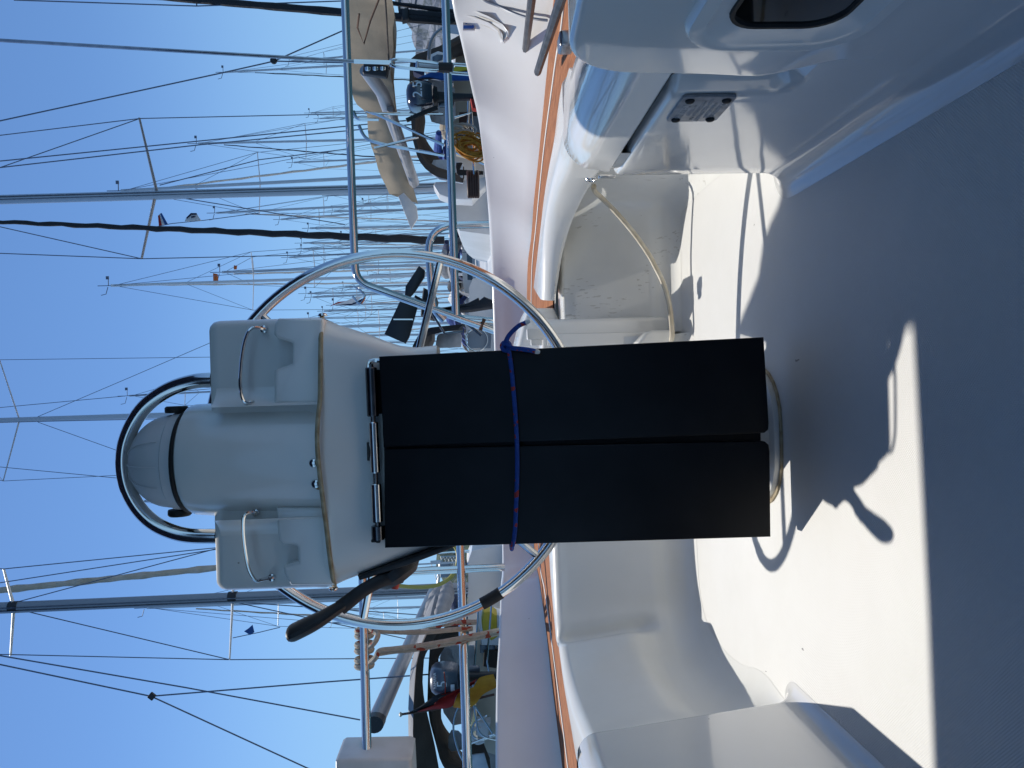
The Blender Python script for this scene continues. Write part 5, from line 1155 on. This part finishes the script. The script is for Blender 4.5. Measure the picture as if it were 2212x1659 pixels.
poly_slab([(893, 126), (892, 155), (915, 165), (916, 128)], 10.6, 0.16, 'cushion', 'canvas_navy', B_y, 0.03)
bar([(962, 58), (940, 72), (928, 96), (926, 130)], 10.4, 0.024, 'hood_bow', 'alu_grey', B_y, fil=0.2)
bar([(982, 254), (1018, 244), (1022, 300), (1024, 380)], 10.3, 0.016, 'guard_rail', 'steel', B_y)
bar([(985, 306), (1040, 296)], 10.4, 0.014, 'stanchion', 'steel', B_y)
bar([(985, 330), (1046, 355)], 10.5, 0.014, 'stanchion', 'steel', B_y)
bar([(1012, 205), (1010, 300)], 10.4, 0.014, 'guard_rail', 'steel', B_y)
for k in range(4): bar([(988+3*k, 352), (986, 368+3*k), (1044, 372+k)], 10.6, 0.016, 'folded_ladder', 'rubber', B_y, fil=0.05)
outboard('dark blue outboard motor marked 2.5 behind the stern rail tubes', (910, 210), 0.34, 'engine_navy', '2.5', 10.0, tiller=[(945, 232), (928, 238), (878, 260)])
sf = thing('flag', 'blue and yellow flag hanging furled behind the backstay turnbuckle', 'flag', at(1010, 152, 9.9))
MB().tube([at(898, 171, 9.9), at(1020, 164, 9.9)], 0.014, 8).build('staff', 'wood_dark', sf)
for px, mt in (([(902, 168), (938, 152), (960, 150), (958, 160), (930, 166)], 'flag_blue'), ([(936, 156), (962, 146), (1010, 142), (1012, 150), (960, 160)], 'flag_yellow'), ([(930, 166), (960, 158), (1018, 152), (1020, 171), (960, 172)], 'flag_blue')): poly_slab(px, 9.85, 0.05, 'stripe', mt, sf, 0.012)
rc_ = thing('rope_coil', 'orange floating line coiled on the rail of the yacht with the tan cover', 'rope', at(1020, 318, 10.2)); mb = MB(); rr = random.Random(4)
for k in range(16):
    c = at(1018+rr.uniform(-8, 12), 318+rr.uniform(-12, 12), 10.2+rr.uniform(-0.1, 0.05)); a, b_ = rr.uniform(0.07, 0.16), rr.uniform(0.1, 0.22); ph = rr.uniform(0, 3)
    mb.tube([c + V((a*math.cos(q*math.pi/9), rr.uniform(-0.01, 0.01), b_*math.sin(q*math.pi/9+0.2*ph))) for q in range(18)], 0.012, 6, closed=True)
mb.build('coil', 'rope_orange', rc_)
rc_ = thing('rope_coil', 'grey mooring line coiled beside the orange floating line', 'rope', at(1000, 282, 10.25)); mb = MB()
for k in range(9):
    c = at(988+rr.uniform(-8, 12), 288+rr.uniform(-9, 9), 10.25+rr.uniform(-0.1, 0.05)); a, b_ = rr.uniform(0.05, 0.1), rr.uniform(0.1, 0.2)
    mb.tube([c + V((a*math.cos(q*math.pi/9), 0, b_*math.sin(q*math.pi/9))) for q in range(18)], 0.012, 6, closed=True)
mb.build('coil', 'sail_furled', rc_)
rc_ = thing('rope_coil', 'brown warp coiled on a dark winch near the orange line', 'rope', at(1020, 395, 10.4)); mb = MB()
for k in range(5): 
    c = at(1012+5*k, 398, 10.4); mb.tube([c + V((0.17*math.cos(q*math.pi/9), 0.12*math.sin(q*math.pi/9), 0)) for q in range(18)], 0.022, 6, closed=True)
mb.build('coil', 'wood_dark', rc_)
poly_slab([(1016, 212), (1020, 233), (1036, 236), (1040, 214)], 9.9, 0.12, 'pontoon_sign', 'flag_red', None, 0.02)
tag(bpy.data.objects['pontoon_sign'], 'red bucket by the stern of the yacht with the tan sail cover', 'bucket'); bpy.data.objects['pontoon_sign'].name = 'bucket'

# black furled sails and grey derrick boat at the far right edge
C_y = thing('sailing_yacht', 'yacht at the very top edge of the picture with thick black furled sails', 'yacht', (7.6, 15, -0.75), 'yachts moored stern to')
hull_mesh(8.2, 13, 12, 3.6).build('hull', 'boat_blue', C_y); cabin_mesh(8.2, 15.5, 21, 2.4, 0.4, 0.9).build('cabin', 'boat_white', C_y)
for (a, c, ra, rb_) in (((280, -12), (965, 46), 0.05, 0.075), ((700, -14), (1010, 30), 0.03, 0.04), ((862, 28), (1010, 44), 0.07, 0.10)):
    P, Q = at(*a, 13), at(*c, 13); n = 20
    MB().tube([P.lerp(Q, k/n) for k in range(n+1)], [ra+(rb_-ra)*k/n+0.004*math.sin(k*2.2) for k in range(n+1)], 10).build('furled_sail', 'canvas_black', C_y)
P, Q = mast_line((-300, -60), (960, -14), 18); MB().tube([P, Q], 0.085, 12).build('mast', 'alu', C_y)
wires([([(30, 0), (425, 13), (740, 2)], 13), ([(425, 13), (424, -10)], 13)], 'stay', C_y, 0.011)
poly_slab([(866, 18), (868, 44), (884, 40), (882, 14)], 12.9, 0.14, 'furler_drum', 'black_plastic', C_y, 0.03)

# ---- centre: low yacht with solar panels on its stern
D_y = thing('sailing_yacht', 'yacht behind the wheel with two tilted black solar panels and a dark hood', 'yacht', (1.0, 11, -0.75), 'yachts moored stern to')
hull_mesh(0.7, 9.8, 10.5, 3.2, 0.05).build('hull', 'boat_white', D_y)
cabin_mesh(0.7, 12.5, 17, 2.2, 0.15, 0.6).build('cabin', 'boat_white', D_y)
for px in ([(905, 574), (918, 584), (917, 598), (896, 630), (882, 646), (874, 640), (876, 618)], [(866, 646), (902, 662), (884, 728), (876, 742), (830, 722), (848, 684)]): poly_slab(px, 10, 0.06, 'solar_panel', 'solar', D_y, 0.006)
poly_slab([(914, 620), (939, 632), (945, 648), (936, 690), (908, 680), (910, 650)], 10.4, 0.35, 'covered_winch', 'canvas_black', D_y, 0.05)
poly_slab([(955, 664), (1010, 654), (1034, 642), (1036, 648), (1046, 640), (1070, 650), (1070, 662), (1018, 670), (956, 672)], 10.2, 0.3, 'covered_tender', 'canvas_black', D_y, 0.04)
bar([(896, 640), (930, 660), (1010, 700), (1040, 724)], 10.3, 0.02, 'panel_strut', 'steel_dark', D_y)
bar([(850, 690), (892, 690)], 9.95, 0.012, 'panel_strut', 'steel', D_y)
bar([(930, 672), (960, 720), (1000, 716)], 10.2, 0.016, 'panel_strut', 'steel_dark', D_y)
hood([(1000, 700), (960, 704), (925, 708), (905, 722), (892, 745), (885, 775), (890, 800), (905, 830), (1000, 850)], 11.0, [(1000, 715), (960, 716), (940, 722), (935, 745), (935, 775), (940, 800), (1000, 815)], 12.4, 'spray_hood', 'canvas_black', D_y, lip=0.1)
poly_slab([(944, 726), (952, 720), (994, 718), (998, 726), (996, 750), (940, 752)], 12.2, 0.03, 'front_window', 'clear_window', D_y)
poly_slab([(1012, 712), (1010, 752), (1060, 752), (1062, 714)], 11.4, 0.1, 'companionway', 'alu_grey', D_y)
MB().tube([at(1030, 734, 11.3) + V((0.16*math.cos(k*math.pi/12), 0, 0.16*math.sin(k*math.pi/12))) for k in range(24)], 0.012, 6, closed=True).build('wheel', 'steel', D_y)

# yellow shore-power hose and stowed dinghy on the boat left of the pedestal
o = MB().tube(smooth_path([at(x, y, 4.6) for x, y in ((858, 1265), (890, 1268), (920, 1268), (950, 1262), (975, 1245), (988, 1218), (988, 1190), (976, 1172))], 6), 0.012, 8).build('hose', 'yellow_hose'); tag(o, 'yellow hose looping down behind the throttle lever', 'hose')
E_y = thing('sailing_yacht', 'white motor sailer beyond the wheel with a dinghy in a white cover on deck', 'yacht', (-2.6, 16, -0.75), 'yachts moored stern to')
hull_mesh(-3.0, 15, 11, 3.4, 0.3).build('hull', 'boat_white', E_y)
wl = poly_slab([(1046, 1180), (1034, 1210), (1036, 1290), (1100, 1296), (1100, 1176)], 17, 1.6, 'wheelhouse', 'boat_white', E_y, 0.06)
for px in ([(1052, 1200), (1050, 1232), (1076, 1236), (1080, 1204)], [(1054, 1244), (1052, 1276), (1074, 1280), (1078, 1248)]): poly_slab(px, 16.9, 0.12, 'window', 'pane_blue', wl, 0.01)
din = poly_slab([(1016, 1190), (1008, 1210), (1012, 1250), (1024, 1274), (1038, 1272), (1046, 1250), (1044, 1196)], 15.6, 0.7, 'dinghy', 'sailcloth', None, 0.15); tag(din, 'inflatable dinghy rolled in a white cover on the white motor sailer', 'dinghy')
d2 = poly_slab([(1020, 1236), (1014, 1252), (1024, 1270), (1036, 1264), (1040, 1244)], 15.52, 0.1, 'cover_mouth', 'canvas_black', din, 0.03)
bar([(1000, 1190), (1048, 1200)], 15.4, 0.02, 'rail_post', 'steel', E_y); bar([(1018, 1196), (1018, 1290)], 15.4, 0.014, 'guard_rail', 'steel', E_y)
bar([(946, 1196), (1046, 1186)], 15.4, 0.02, 'rail_post', 'steel', E_y); bar([(1030, 1216), (1046, 1262)], 15.4, 0.02, 'boat_hook', 'wood_dark', E_y)
# crane on the far shore
cr = thing('crane', 'pale lattice crane on the far shore behind the yellow hose', 'crane', at(1000, 1212, 90))
mb = MB(); a, c = at(1004, 1212, 90), at(952, 1212, 90)
for s in (-1, 1): mb.tube([a + V((s*0.6, 0, 0)), c + V((s*0.5, 0, 0))], 0.08, 5)
for k in range(7): p = a.lerp(c, k/7); q = a.lerp(c, (k+1)/7); mb.tube([p + V((-0.6, 0, 0)), q + V((0.55, 0, 0))], 0.06, 5); mb.tube([p + V((0.6, 0, 0)), q + V((-0.55, 0, 0))], 0.06, 5)
mb.build('tower', 'alu_light', cr)
mb = MB(); mb.tube([c, at(946, 1262, 90)], 0.22, 5); mb.tube([at(930, 1214, 90), at(946, 1262, 90)], 0.05, 4); mb.tube([c, at(930, 1214, 90)], 0.15, 5); mb.build('jib', 'alu_light', cr)
mb = MB(); mb.box(at(962, 1230, 89), (1.6, 1.2, 1.2), None, 0.1); mb.build('cab', 'alu_grey', cr)

for o in bpy.data.objects:
    if '_o' in o: del o['_o']
